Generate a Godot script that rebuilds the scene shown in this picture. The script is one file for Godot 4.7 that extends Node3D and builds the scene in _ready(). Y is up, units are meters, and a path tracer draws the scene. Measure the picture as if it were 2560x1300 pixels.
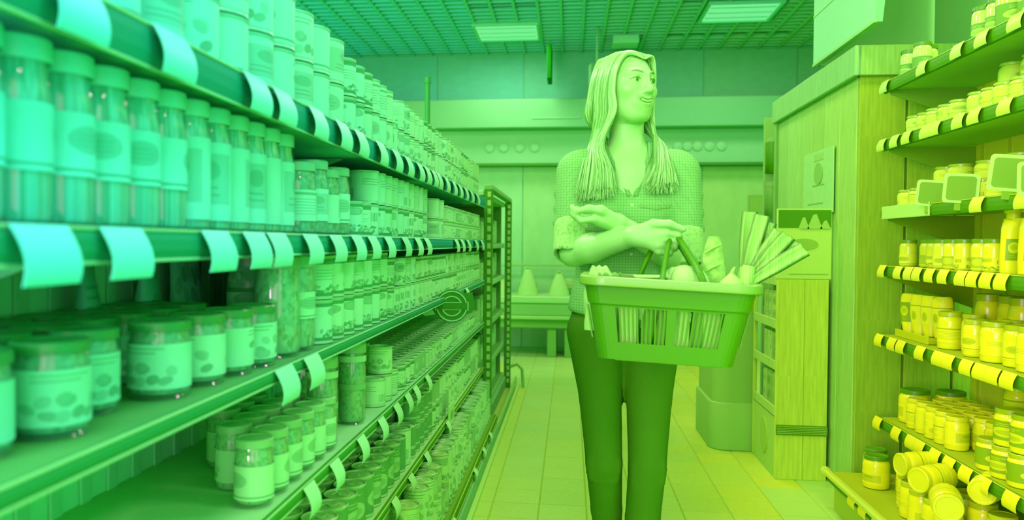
extends Node3D
# A supermarket aisle between two racks of jars and cans, with a woman who carries a shopping basket.
# Axes: x to the right of the aisle, y up, -z down the aisle away from the camera; metres.

var numbers := {}
var mats := {}
var meshes := {}
var texes := {}
var rng := RandomNumberGenerator.new()

# ------------------------------------------------------------------ mesh building
class MB:
	var v := PackedVector3Array()
	var n := PackedVector3Array()
	var uv := PackedVector2Array()
	var c := PackedColorArray()
	var ix := PackedInt32Array()
	var colored := false

	func vert(p: Vector3, nn: Vector3, t := Vector2.ZERO) -> int:
		v.append(p); n.append(nn); uv.append(t)
		return v.size() - 1

	func quad(a: Vector3, b: Vector3, cc: Vector3, d: Vector3) -> void:
		# corners counter-clockwise seen from outside
		var nn := (b - a).cross(cc - a).normalized()
		var i := vert(a, nn, Vector2(0, 1)); vert(b, nn, Vector2(1, 1)); vert(cc, nn, Vector2(1, 0)); vert(d, nn, Vector2(0, 0))
		ix.append_array(PackedInt32Array([i, i + 2, i + 1, i, i + 3, i + 2]))

	func tri(a: Vector3, b: Vector3, cc: Vector3) -> void:
		var nn := (b - a).cross(cc - a).normalized()
		var i := vert(a, nn); vert(b, nn); vert(cc, nn)
		ix.append_array(PackedInt32Array([i, i + 2, i + 1]))

	func box(lo: Vector3, hi: Vector3, bev := 0.0, xf := Transform3D()) -> void:
		var b := minf(bev, 0.45 * minf(hi.x - lo.x, minf(hi.y - lo.y, hi.z - lo.z)))
		var mid := (lo + hi) / 2.0
		var hf := (hi - lo) / 2.0
		var start := v.size()
		for ax in 3:
			for s in [-1.0, 1.0]:
				var e1 := (ax + 1) % 3
				var e2 := (ax + 2) % 3
				var q := []
				for k in [[-1, -1], [1, -1], [1, 1], [-1, 1]]:
					var p := Vector3.ZERO
					p[ax] = s * hf[ax]; p[e1] = k[0] * (hf[e1] - b); p[e2] = k[1] * (hf[e2] - b)
					q.append(mid + p)
				if s > 0: quad(q[0], q[1], q[2], q[3])
				else: quad(q[3], q[2], q[1], q[0])
		if b > 0.0:
			for ax in 3:
				var e1 := (ax + 1) % 3
				var e2 := (ax + 2) % 3
				for s1 in [-1.0, 1.0]:
					for s2 in [-1.0, 1.0]:
						var q := []
						for k in [[-1, 0], [1, 0], [1, 1], [-1, 1]]:
							var p := Vector3.ZERO
							p[ax] = k[0] * (hf[ax] - b)
							p[e1] = s1 * (hf[e1] - (b if k[1] == 1 else 0.0))
							p[e2] = s2 * (hf[e2] - (0.0 if k[1] == 1 else b))
							q.append(mid + p)
						if s1 * s2 > 0: quad(q[3], q[2], q[1], q[0])
						else: quad(q[0], q[1], q[2], q[3])
			for sx in [-1.0, 1.0]:
				for sy in [-1.0, 1.0]:
					for sz in [-1.0, 1.0]:
						var s := Vector3(sx, sy, sz)
						var q := []
						for ax in 3:
							var p := s * hf - s * b
							p[ax] = s[ax] * hf[ax]
							q.append(mid + p)
						if sx * sy * sz > 0: tri(q[0], q[1], q[2])
						else: tri(q[2], q[1], q[0])
		if xf != Transform3D():
			for i in range(start, v.size()):
				v[i] = xf * v[i]; n[i] = (xf.basis * n[i]).normalized()

	# rings of equal size joined into a smooth skin
	func skin(rings: Array, closed := true, cap0 := false, cap1 := false, loop := false) -> void:
		var m: int = rings[0].size()
		var start := v.size()
		var w := m + 1 if closed else m
		for r in rings.size():
			for k in w:
				vert(rings[r][k % m], Vector3.ZERO, Vector2(float(k) / (w - 1), float(r) / maxf(1.0, rings.size() - 1)))
		var acc := PackedVector3Array(); acc.resize(v.size() - start)
		var rows := rings.size() if loop else rings.size() - 1
		for r in rows:
			var r2 := (r + 1) % rings.size()
			for k in w - 1:
				var a := r * w + k; var b := r * w + k + 1; var cc := r2 * w + k + 1; var d := r2 * w + k
				var fn := (v[start + cc] - v[start + a]).cross(v[start + d] - v[start + b])
				acc[a] += fn; acc[b] += fn; acc[cc] += fn; acc[d] += fn
				ix.append_array(PackedInt32Array([start + a, start + cc, start + b, start + a, start + d, start + cc]))
		if closed:
			for r in rings.size():
				var s := acc[r * w] + acc[r * w + m]
				acc[r * w] = s; acc[r * w + m] = s
		for i in acc.size():
			n[start + i] = acc[i].normalized() if acc[i].length() > 1e-14 else Vector3.UP
		if cap0: fan(rings[0], true)
		if cap1: fan(rings[rings.size() - 1], false)

	func fan(ring: Array, flip: bool) -> void:
		var mid := Vector3.ZERO
		for p in ring: mid += p
		mid /= ring.size()
		for k in ring.size():
			var a: Vector3 = ring[k]; var b: Vector3 = ring[(k + 1) % ring.size()]
			if flip: tri(mid, b, a)
			else: tri(mid, a, b)

	func tube(path: Array, rad, sides := 8, cap := true, flat := 1.0) -> void:
		var rings := []
		var up := Vector3.UP
		for i in path.size():
			var t: Vector3 = (path[mini(i + 1, path.size() - 1)] - path[maxi(i - 1, 0)]).normalized()
			if i == 0 and absf(t.dot(up)) > 0.9: up = Vector3.RIGHT
			var x := t.cross(up).normalized()
			up = x.cross(t).normalized()
			var r: float = rad[i] if rad is Array else rad
			var ring := []
			for k in sides:
				var a := TAU * k / sides
				ring.append(path[i] + x * cos(a) * r + up * sin(a) * r * flat)
			rings.append(ring)
		# orientation: x, up, t is left-handed seen along t, so turn the ring round
		for r in rings: r.reverse()
		skin(rings, true, cap, cap)

	# profile of (radius, height) from the bottom centre up and back to the middle; sharp where it turns
	func lathe(pr: Array, sides := 24, at := Vector3.ZERO, sharp := 40.0) -> void:
		var segn := []
		for i in pr.size() - 1:
			var d: Vector2 = pr[i + 1] - pr[i]
			segn.append(Vector2(d.y, -d.x).normalized())
		var y0 := 1e9; var y1 := -1e9
		for p in pr: y0 = minf(y0, p.y); y1 = maxf(y1, p.y)
		for i in pr.size() - 1:
			var na: Vector2 = segn[i]; var nb: Vector2 = segn[i]
			if i > 0 and absf(segn[i].angle_to(segn[i - 1])) < deg_to_rad(sharp): na = (segn[i] + segn[i - 1]).normalized()
			if i < pr.size() - 2 and absf(segn[i].angle_to(segn[i + 1])) < deg_to_rad(sharp): nb = (segn[i] + segn[i + 1]).normalized()
			var s := v.size()
			for k in sides + 1:
				var a := TAU * k / sides
				var ca := cos(a); var sa := sin(a)
				vert(at + Vector3(pr[i].x * ca, pr[i].y, pr[i].x * sa), Vector3(na.x * ca, na.y, na.x * sa), Vector2(1.0 - float(k) / sides, 1.0 - (pr[i].y - y0) / maxf(1e-6, y1 - y0)))
				vert(at + Vector3(pr[i + 1].x * ca, pr[i + 1].y, pr[i + 1].x * sa), Vector3(nb.x * ca, nb.y, nb.x * sa), Vector2(1.0 - float(k) / sides, 1.0 - (pr[i + 1].y - y0) / maxf(1e-6, y1 - y0)))
			for k in sides:
				var a := s + k * 2
				ix.append_array(PackedInt32Array([a, a + 2, a + 3, a, a + 3, a + 1]))

	func mesh() -> ArrayMesh:
		var arr := []
		arr.resize(Mesh.ARRAY_MAX)
		arr[Mesh.ARRAY_VERTEX] = v; arr[Mesh.ARRAY_NORMAL] = n; arr[Mesh.ARRAY_TEX_UV] = uv; arr[Mesh.ARRAY_INDEX] = ix
		if colored: arr[Mesh.ARRAY_COLOR] = c
		var m := ArrayMesh.new()
		m.add_surface_from_arrays(Mesh.PRIMITIVE_TRIANGLES, arr)
		return m

# ------------------------------------------------------------------ distance fields, meshed as surface nets
class Field:
	var lo: Vector3
	var cell: float
	var nx: int
	var ny: int
	var nz: int
	var d := PackedFloat32Array()

	func _init(a: Vector3, b: Vector3, size: float) -> void:
		lo = a; cell = size
		nx = int((b.x - a.x) / size) + 2; ny = int((b.y - a.y) / size) + 2; nz = int((b.z - a.z) / size) + 2
		d.resize(nx * ny * nz); d.fill(0.2)

	func span(a: Vector3, b: Vector3, pad: float) -> Array:
		var p := ((a - Vector3.ONE * pad) - lo) / cell
		var q := ((b + Vector3.ONE * pad) - lo) / cell
		return [maxi(0, int(p.x)), mini(nx - 1, int(q.x) + 1), maxi(0, int(p.y)), mini(ny - 1, int(q.y) + 1), maxi(0, int(p.z)), mini(nz - 1, int(q.z) + 1)]

	func blend(i: int, s: float, k: float, carve: bool) -> void:
		var o := d[i]
		if carve:
			s = -s
			var hh := maxf(k - absf(o - s), 0.0) / k
			d[i] = maxf(o, s) + hh * hh * k * 0.25
		else:
			var hh := maxf(k - absf(o - s), 0.0) / k
			d[i] = minf(o, s) - hh * hh * k * 0.25

	func capsule(a: Vector3, b: Vector3, ra: float, rb: float, k := 0.02, carve := false) -> void:
		var R := maxf(ra, rb)
		var w := span(a.min(b), a.max(b), R + k + cell * 2.0)
		var ba := b - a
		var L := maxf(ba.length_squared(), 1e-9)
		for z in range(w[4], w[5] + 1):
			for y in range(w[2], w[3] + 1):
				var base := (z * ny + y) * nx
				var p := Vector3(lo.x + w[0] * cell, lo.y + y * cell, lo.z + z * cell) - a
				for x in range(w[0], w[1] + 1):
					var t := clampf(p.dot(ba) / L, 0.0, 1.0)
					blend(base + x, (p - ba * t).length() - lerpf(ra, rb, t), k, carve)
					p.x += cell

	func ball(c: Vector3, r: Vector3, k := 0.02, turn := Basis(), carve := false) -> void:
		var R := maxf(r.x, maxf(r.y, r.z))
		var w := span(c, c, R + k + cell * 2.0)
		var inv := turn.transposed()
		for z in range(w[4], w[5] + 1):
			for y in range(w[2], w[3] + 1):
				var base := (z * ny + y) * nx
				for x in range(w[0], w[1] + 1):
					var p := inv * (Vector3(lo.x + x * cell, lo.y + y * cell, lo.z + z * cell) - c)
					var q := p / r
					var k0 := q.length()
					var k1 := (q / r).length()
					blend(base + x, k0 * (k0 - 1.0) / maxf(k1, 1e-6), k, carve)

	func below(y0: float, slope := 0.0, above := true) -> void:
		# cut away what lies above (or below) a plane
		for z in nz:
			for y in ny:
				for x in nx:
					var s := lo.y + y * cell - y0 - slope * (lo.x + x * cell)
					if not above: s = -s
					var i := (z * ny + y) * nx + x
					d[i] = maxf(d[i], s)

	func at(p: Vector3) -> float:
		var q := (p - lo) / cell
		var x := clampi(int(q.x), 0, nx - 2); var y := clampi(int(q.y), 0, ny - 2); var z := clampi(int(q.z), 0, nz - 2)
		var f := Vector3(clampf(q.x - x, 0, 1), clampf(q.y - y, 0, 1), clampf(q.z - z, 0, 1))
		var i := (z * ny + y) * nx + x
		var s := ny * nx
		return lerpf(lerpf(lerpf(d[i], d[i + 1], f.x), lerpf(d[i + nx], d[i + nx + 1], f.x), f.y), lerpf(lerpf(d[i + s], d[i + s + 1], f.x), lerpf(d[i + s + nx], d[i + s + nx + 1], f.x), f.y), f.z)

	func into(mb: MB) -> void:
		var where := {}
		var s := ny * nx
		var off := [0, 1, nx, nx + 1, s, s + 1, s + nx, s + nx + 1]
		var edges := [[0, 1], [2, 3], [4, 5], [6, 7], [0, 2], [1, 3], [4, 6], [5, 7], [0, 4], [1, 5], [2, 6], [3, 7]]
		var corner := []
		for k in 8: corner.append(Vector3(k & 1, (k >> 1) & 1, k >> 2))
		var cells := PackedInt32Array()
		for z in nz - 1:
			for y in ny - 1:
				var base := (z * ny + y) * nx
				for x in nx - 1:
					var i := base + x
					if d[i] > cell * 2.0 or d[i] < -cell * 2.0: continue
					var neg := 0
					for k in 8:
						if d[i + off[k]] < 0.0: neg += 1
					if neg == 0 or neg == 8: continue
					var sum := Vector3.ZERO
					var cnt := 0
					for e in edges:
						var a: float = d[i + off[e[0]]]; var b: float = d[i + off[e[1]]]
						if (a < 0.0) != (b < 0.0):
							sum += (corner[e[0]] as Vector3).lerp(corner[e[1]], a / (a - b)); cnt += 1
					var p := lo + (Vector3(x, y, z) + sum / cnt) * cell
					var h := cell * 0.75
					var g := Vector3(at(p + Vector3(h, 0, 0)) - at(p - Vector3(h, 0, 0)), at(p + Vector3(0, h, 0)) - at(p - Vector3(0, h, 0)), at(p + Vector3(0, 0, h)) - at(p - Vector3(0, 0, h))).normalized()
					where[i] = mb.vert(p, g, Vector2(p.x, p.y))
					cells.append(i)
		var steps := [1, nx, s]
		for i in cells:
			for ax in 3:
				var j: int = i + steps[ax]
				if (d[i] < 0.0) == (d[j] < 0.0): continue
				var u: int = steps[(ax + 1) % 3]; var w: int = steps[(ax + 2) % 3]
				if not (where.has(i - u) and where.has(i - w) and where.has(i - u - w)): continue
				var q := [where[i], where[i - u], where[i - u - w], where[i - w]]
				if d[i] < 0.0: mb.ix.append_array(PackedInt32Array([q[0], q[2], q[1], q[0], q[3], q[2]]))
				else: mb.ix.append_array(PackedInt32Array([q[0], q[1], q[2], q[0], q[2], q[3]]))

# ------------------------------------------------------------------ scene helpers
func numbered(called: String) -> String:
	var k: int = numbers.get(called, -1) + 1
	numbers[called] = k
	return called if k == 0 else "%s_%03d" % [called, k]

func thing(called: String, label: String, category: String, at := Vector3.ZERO, turn := 0.0, group := "") -> Node3D:
	var o := Node3D.new()
	o.name = numbered(called)
	add_child(o)
	o.position = at
	o.rotation.y = turn
	o.set_meta("label", label); o.set_meta("category", category)
	if group: o.set_meta("group", group)
	return o

func part(called: String, mesh: Mesh, m: Material, parent: Node3D, xf := Transform3D()) -> MeshInstance3D:
	var o := MeshInstance3D.new()
	o.name = called
	o.mesh = mesh
	o.material_override = m
	o.transform = xf
	parent.add_child(o, true)
	return o

func struct(called: String, mesh: Mesh, m: Material, label := "") -> MeshInstance3D:
	var o := MeshInstance3D.new()
	o.name = called
	o.mesh = mesh
	o.material_override = m
	add_child(o, true)
	o.set_meta("kind", "structure")
	if label: o.set_meta("label", label)
	return o

func bm(w: float, h: float, d: float, bev := 0.002) -> ArrayMesh:
	# a bevelled box, base at y = 0, cached
	var key := "b%.4f_%.4f_%.4f_%.4f" % [w, h, d, bev]
	if not meshes.has(key):
		var mb := MB.new()
		mb.box(Vector3(-w / 2, 0, -d / 2), Vector3(w / 2, h, d / 2), bev)
		meshes[key] = mb.mesh()
	return meshes[key]

func off(x: float, y: float, z: float) -> Transform3D:
	return Transform3D(Basis(), Vector3(x, y, z))

const ONES := ["", "first", "second", "third", "fourth", "fifth", "sixth", "seventh", "eighth", "ninth", "tenth", "eleventh", "twelfth", "thirteenth", "fourteenth", "fifteenth", "sixteenth", "seventeenth", "eighteenth", "nineteenth"]
func ordinal(k: int) -> String:
	if k < 20: return ONES[k]
	var tens := ["", "", "twent", "thirt", "fort", "fift", "sixt"]
	return tens[k / 10] + ("ieth" if k % 10 == 0 else "y-" + ONES[k % 10])

# ------------------------------------------------------------------ colours: the scene-wide tint runs from mint through green to lime; v = 0 deep, 1 pale
const DEEP := [[0.006, 0.44, 0.35], [0.018, 0.40, 0.16], [0.045, 0.39, 0.055], [0.08, 0.375, 0.012], [0.10, 0.37, 0.003], [0.135, 0.37, 0.0]]
const PALE := [[0.035, 0.84, 0.72], [0.07, 0.82, 0.50], [0.16, 0.79, 0.225], [0.26, 0.77, 0.10], [0.33, 0.75, 0.035], [0.52, 0.76, 0.005]]
const STOPS := [0.0, 0.22, 0.45, 0.65, 0.8, 1.0]
func lin(u: float, v: float) -> Color:
	u = clampf(u, 0.0, 1.0)
	var i := 0
	while i < 4 and u > STOPS[i + 1]: i += 1
	var t: float = (u - STOPS[i]) / (STOPS[i + 1] - STOPS[i])
	var r := []
	for k in 3: r.append(clampf(lerpf(lerpf(DEEP[i][k], DEEP[i + 1][k], t), lerpf(PALE[i][k], PALE[i + 1][k], t), v), 0.0, 0.95))
	return Color(r[0], r[1], r[2])
func tone(u: float, v: float) -> Color:
	return lin(u, v).linear_to_srgb()

func mat(u: float, v: float, rough := 0.6, tex := "", spec := 0.22, metal := 0.0) -> StandardMaterial3D:
	u = snappedf(u, 0.03); v = snappedf(v, 0.04)
	var key := "%.2f_%.2f_%.2f_%s_%.2f_%.2f" % [u, v, rough, tex, spec, metal]
	if not mats.has(key):
		var m := StandardMaterial3D.new()
		m.albedo_color = tone(u, v)
		m.roughness = rough
		m.metallic_specular = spec
		m.metallic = metal
		if tex: m.albedo_texture = texes[tex]
		mats[key] = m
	return mats[key]
func glass(u: float) -> StandardMaterial3D:
	u = snappedf(u, 0.1)
	var key := "glass%.1f" % u
	if not mats.has(key):
		var m := StandardMaterial3D.new()
		var cc := tone(u, 1.0)
		m.albedo_color = Color(cc.r, cc.g, cc.b, 0.08)
		m.transparency = BaseMaterial3D.TRANSPARENCY_ALPHA
		m.roughness = 0.06
		mats[key] = m
	return mats[key]
func tri_mat(u: float, v: float, tex: String, scale: Vector3, rough := 0.6, world := false) -> StandardMaterial3D:
	var key := "t%.2f_%.2f_%s_%s_%.2f" % [u, v, tex, scale, rough]
	if not mats.has(key):
		var m := StandardMaterial3D.new()
		m.albedo_color = tone(u, v)
		m.albedo_texture = texes[tex]
		m.roughness = rough
		m.uv1_triplanar = true
		m.metallic_specular = 0.22
		m.uv1_world_triplanar = world
		m.uv1_scale = scale
		mats[key] = m
	return mats[key]

func wood(u: float, v: float, s := 2.5) -> StandardMaterial3D:
	return tri_mat(snappedf(u, 0.01), snappedf(v, 0.02), "wood", Vector3(s, s, s), 0.55)

# ------------------------------------------------------------------ printed and grained surfaces (ink and grain only)
func ink(v: float) -> Color:
	# a print tone relative to the paper it is on
	return Color(maxf(0.0, lerpf(0.26, 1.0, v)), maxf(0.0, lerpf(0.50, 1.0, v)), maxf(0.0, lerpf(0.30, 1.0, v))).linear_to_srgb()
func print_ink(v: float) -> Color:
	return ink(v if v > 0.97 else v * 0.88 - 0.14)
func blank(w: int, h: int, v: float) -> Image:
	var im := Image.create(w, h, false, Image.FORMAT_RGB8)
	im.fill(ink(v))
	return im
func oval(im: Image, cx: float, cy: float, rx: float, ry: float, v: float, turn := 0.0) -> void:
	var R := int(maxf(rx, ry)) + 1
	var ct := cos(turn); var st := sin(turn)
	for y in range(int(cy) - R, int(cy) + R + 1):
		for x in range(int(cx) - R, int(cx) + R + 1):
			if y < 0 or y >= im.get_height(): continue
			var dx := x - cx; var dy := y - cy
			var p := (dx * ct + dy * st) / rx; var q := (-dx * st + dy * ct) / ry
			if p * p + q * q <= 1.0: im.set_pixel(posmod(x, im.get_width()), y, print_ink(v))
func bar(im: Image, x: int, y: int, w: int, h: int, v: float) -> void:
	im.fill_rect(Rect2i(x, y, w, h), print_ink(v))
func lines(im: Image, x: int, y: int, w: int, k: int, gap: int, v: float) -> void:
	for i in k: bar(im, x + rng.randi_range(0, 3), y + i * gap, w - rng.randi_range(0, w / 3), maxi(1, gap / 3), v)
func barcode(im: Image, x: int, y: int, w: int, h: int, v: float) -> void:
	var i := x
	while i < x + w:
		var k := rng.randi_range(1, 2)
		bar(im, i, y, k, h, v); i += k + rng.randi_range(1, 3)
func keep(called: String, im: Image) -> void:
	im.generate_mipmaps()
	texes[called] = ImageTexture.create_from_image(im)

func make_prints() -> void:
	for kind in 4:      # beans along the foot of a pale label, under an oval name plate
		var im := blank(256, 96, 1.0)
		for s in 2:
			var x := s * 128
			for k in 46:
				oval(im, x + 10 + rng.randf() * 100, 68 + rng.randf() * 24, 6, 3.6, [0.15, 0.35, 0.55, 0.75][rng.randi() % 4], rng.randf() * 3.0)
			if kind == 0: oval(im, x + 60, 22, 34, 13, 0.55); lines(im, x + 36, 17, 46, 3, 5, 1.0)
			if kind == 1: bar(im, x, 0, 128, 14, 0.1); lines(im, x + 20, 28, 80, 4, 8, 0.6)
			if kind == 2: bar(im, x + 8, 6, 66, 30, 0.75); lines(im, x + 16, 12, 50, 3, 8, 0.4); barcode(im, x + 92, 20, 28, 30, 0.1)
			if kind == 3: oval(im, x + 40, 30, 26, 20, 0.7); oval(im, x + 44, 28, 14, 10, 0.3); lines(im, x + 74, 14, 46, 6, 7, 0.65)
		if kind < 2: bar(im, 0, 0, 256, 9, 0.05); bar(im, 0, 88, 256, 8, 0.05)
		keep("beans%d" % kind, im)
	for kind in 3:      # deep coloured labels
		var im := blank(256, 96, 0.05 if kind < 2 else 0.4)
		for s in 2:
			var x := s * 128
			if kind == 0: oval(im, x + 64, 56, 44, 24, 0.95); oval(im, x + 64, 58, 30, 12, 0.6); lines(im, x + 34, 14, 60, 2, 9, 0.8)
			if kind == 1: lines(im, x + 22, 16, 80, 3, 9, 0.75); bar(im, x, 62, 128, 10, 0.85); oval(im, x + 60, 82, 22, 8, 0.7)
			if kind == 2: oval(im, x + 50, 40, 34, 26, 0.95); lines(im, x + 90, 14, 30, 8, 8, 0.9); bar(im, x, 86, 128, 10, 1.0)
		keep("deep%d" % kind, im)
	for kind in 5:      # plain pale paper with small print
		var im := blank(256, 96, 1.0)
		for s in 2:
			var x := s * 128
			if kind == 0: lines(im, x + 18, 20, 70, 3, 9, 0.62); barcode(im, x + 92, 54, 28, 32, 0.1)
			if kind == 1: oval(im, x + 60, 40, 30, 22, 0.72); lines(im, x + 40, 32, 42, 3, 8, 0.35); bar(im, x, 84, 128, 5, 0.4)
			if kind == 2: bar(im, x, 8, 128, 8, 0.45); lines(im, x + 14, 28, 100, 6, 9, 0.7)
			if kind == 3:
				for k in 9: oval(im, x + 20 + rng.randf() * 84, 34 + rng.randf() * 50, 11, 8, [0.4, 0.55, 0.7, 0.85][rng.randi() % 4], rng.randf() * 3.0)
				lines(im, x + 24, 8, 70, 2, 9, 0.5)
			if kind == 4: bar(im, x + 20, 14, 80, 62, 0.85); oval(im, x + 60, 34, 18, 12, 0.5); lines(im, x + 30, 54, 60, 2, 9, 0.45)
		keep("plain%d" % kind, im)
	var im := blank(256, 128, 0.42)      # pickles and beans in brine
	for k in 560: oval(im, rng.randf() * 256, 3 + rng.randf() * 121, 5.5, 4, [0.25, 0.45, 0.65, 0.8, 0.95][rng.randi() % 5], rng.randf() * 3.0)
	keep("bean_brine", im)
	im = blank(256, 128, 0.4)            # standing stalks
	for k in 150:
		var x := rng.randi_range(0, 255)
		bar(im, x, 0, rng.randi_range(2, 7), 128, [0.25, 0.5, 0.65, 0.8, 0.9][rng.randi() % 5])
	for k in 40: oval(im, rng.randf() * 256, 8 + rng.randf() * 40, 3, 8, 0.95)
	keep("stalks", im)
	im = blank(256, 128, 0.5)            # small peas
	for k in 900: oval(im, rng.randf() * 256, 2 + rng.randf() * 123, 3.4, 3.2, [0.3, 0.5, 0.7, 0.9][rng.randi() % 4])
	keep("peas", im)
	im = blank(64, 64, 0.12)             # blouse: pale rings joined by a deep net
	for p in [[16, 16], [48, 16], [16, 48], [48, 48]]:
		oval(im, p[0], p[1], 12.5, 12.5, 0.8); oval(im, p[0], p[1], 6.5, 6.5, 0.2); oval(im, p[0], p[1], 3.4, 3.4, 0.85)
	keep("rings", im)
	im = blank(64, 64, 0.86)             # the same cloth from its back, at the rolled cuffs
	for k in 40: oval(im, rng.randf() * 64, 3 + rng.randf() * 58, 2, 2, 0.6)
	keep("ring_backs", im)
	im = Image.create(256, 256, false, Image.FORMAT_RGB8)   # wood grain, running up
	var nz := FastNoiseLite.new(); nz.seed = 5; nz.frequency = 0.02; nz.fractal_octaves = 4
	for y in 256:
		for x in 256:
			var g := 0.82 + 0.30 * nz.get_noise_2d(x * 5.0, y * 0.35) + 0.12 * nz.get_noise_2d(x * 22.0 + 900, y * 0.8)
			im.set_pixel(x, y, ink(clampf(g, 0.0, 1.0)))
	keep("wood", im)
	im = Image.create(128, 128, false, Image.FORMAT_RGB8)   # faint mottle for stone, paint and crust
	nz.frequency = 0.05
	for y in 128:
		for x in 128: im.set_pixel(x, y, ink(clampf(0.95 + 0.12 * nz.get_noise_2d(x, y), 0.0, 1.0)))
	keep("mottle", im)
	nz.frequency = 0.03
	im = Image.create(128, 128, false, Image.FORMAT_RGB8)   # bread crust
	for y in 128:
		for x in 128: im.set_pixel(x, y, ink(clampf(0.72 + 0.7 * nz.get_noise_2d(x, y), 0.0, 1.0)))
	keep("crust", im)
	im = blank(128, 128, 0.9)            # leaf veins along a leek
	for k in 60: bar(im, rng.randi_range(0, 127), 0, rng.randi_range(1, 3), 128, [0.55, 0.7, 1.0][rng.randi() % 3])
	keep("veins", im)
	im = blank(64, 128, 0.1)             # denim: fine weave
	for y in 128:
		for x in 64:
			if (x + y) % 4 == 0: im.set_pixel(x, y, ink(0.2))
	keep("denim", im)
# ------------------------------------------------------------------ the room
const FAR := 9.0
const CEIL := 3.2

func _ready() -> void:
	rng.seed = 11
	# --- camera: measured from the converging lines of the shelves and the floor tiles
	var cam := Camera3D.new()
	cam.name = "camera"
	var look := CameraAttributesPhysical.new()
	look.frustum_focal_length = 35.0
	look.frustum_near = 0.05
	look.frustum_far = 60.0
	look.frustum_focus_distance = 2.75
	look.exposure_aperture = 4.0
	cam.attributes = look
	cam.projection = Camera3D.PROJECTION_FRUSTUM
	cam.size = 2.0 * cam.near * 650.0 / 2080.0
	cam.frustum_offset = Vector2(cam.near * 124.0 / 2080.0, 0.0)
	cam.transform = Transform3D(Basis(Vector3(0.99172, 0.00727, -0.12823), Vector3(-0.00992, 0.99975, -0.02002), Vector3(0.12806, 0.02113, 0.99154)), Vector3(0, 1.125, 0))
	add_child(cam)
	cam.current = true
	# --- surroundings and exposure
	var we := WorldEnvironment.new()
	we.name = "surroundings"
	var env := Environment.new()
	env.background_mode = Environment.BG_COLOR
	env.background_color = Color(0.8, 0.95, 0.8)
	env.tonemap_mode = Environment.TONE_MAPPER_LINEAR
	env.tonemap_exposure = 1.07
	env.sdfgi_enabled = true
	env.ssao_enabled = true
	env.ssil_enabled = true
	we.environment = env
	add_child(we)
	# --- light: fill panes added behind the camera; ceiling panels, most added out of view
	make_prints()
	front_fill()
	ceiling_lights()
	# --- structure
	room()
	back_of_shop()
	# --- racks and what stands on them
	left_rack()
	far_left_rack()
	wooden_cabinet()
	promo_stand()
	right_rack()
	left_goods()
	right_goods()
	# --- the woman and her basket
	woman()
	basket()

func area(called: String, at: Vector3, size: Vector2, euler: Vector3, energy: float, col: Color) -> void:
	var l := AreaLight3D.new()
	l.name = called
	l.area_size = size
	l.area_normalize_energy = false
	l.light_energy = energy
	l.light_color = col
	l.area_range = 30.0
	l.area_attenuation = 2.0
	l.shadow_enabled = true
	l.rotation_degrees = euler
	l.position = at
	add_child(l)

func glow(col: Color, energy: float) -> StandardMaterial3D:
	var m := StandardMaterial3D.new()
	m.albedo_color = Color(0.3, 0.4, 0.3)
	m.emission_enabled = true
	m.emission = col
	m.emission_energy_multiplier = energy
	return m

const SHOP_LIGHT := Color(1.0, 0.75, 0.95)
func front_fill() -> void:
	# three tall unseen panes added behind the camera as soft fill light
	var fill_pane := glow(Color(0.9, 1.0, 0.92), 0.9)
	for k in 3:
		var x := -2.1 + k * 2.1
		var mb := MB.new()
		for s in [-1.0, 1.0]:
			mb.box(Vector3(x + s * 0.93 - 0.04, 0.25, 2.42), Vector3(x + s * 0.93 + 0.04, 2.95, 2.5), 0.006)
		mb.box(Vector3(x - 0.97, 2.87, 2.42), Vector3(x + 0.97, 2.95, 2.5), 0.006)
		mb.box(Vector3(x - 0.97, 0.25, 2.42), Vector3(x + 0.97, 0.33, 2.5), 0.006)
		var w := struct("window_%d" % (k + 1), mb.mesh(), mat(0.4, 0.5))  # window frame added out of view to carry the fill light
		part("fill_pane", bm(1.8, 2.56, 0.012, 0.001), fill_pane, w, off(x, 0.32, 2.47))
		area("fill_light", Vector3(x, 1.6, 2.42), Vector2(1.8, 2.5), Vector3(0, 0, 0), [9.0, 1.0, 0.6][k], SHOP_LIGHT)  # left pane strongest, to fill the right rack and spare the left

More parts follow.
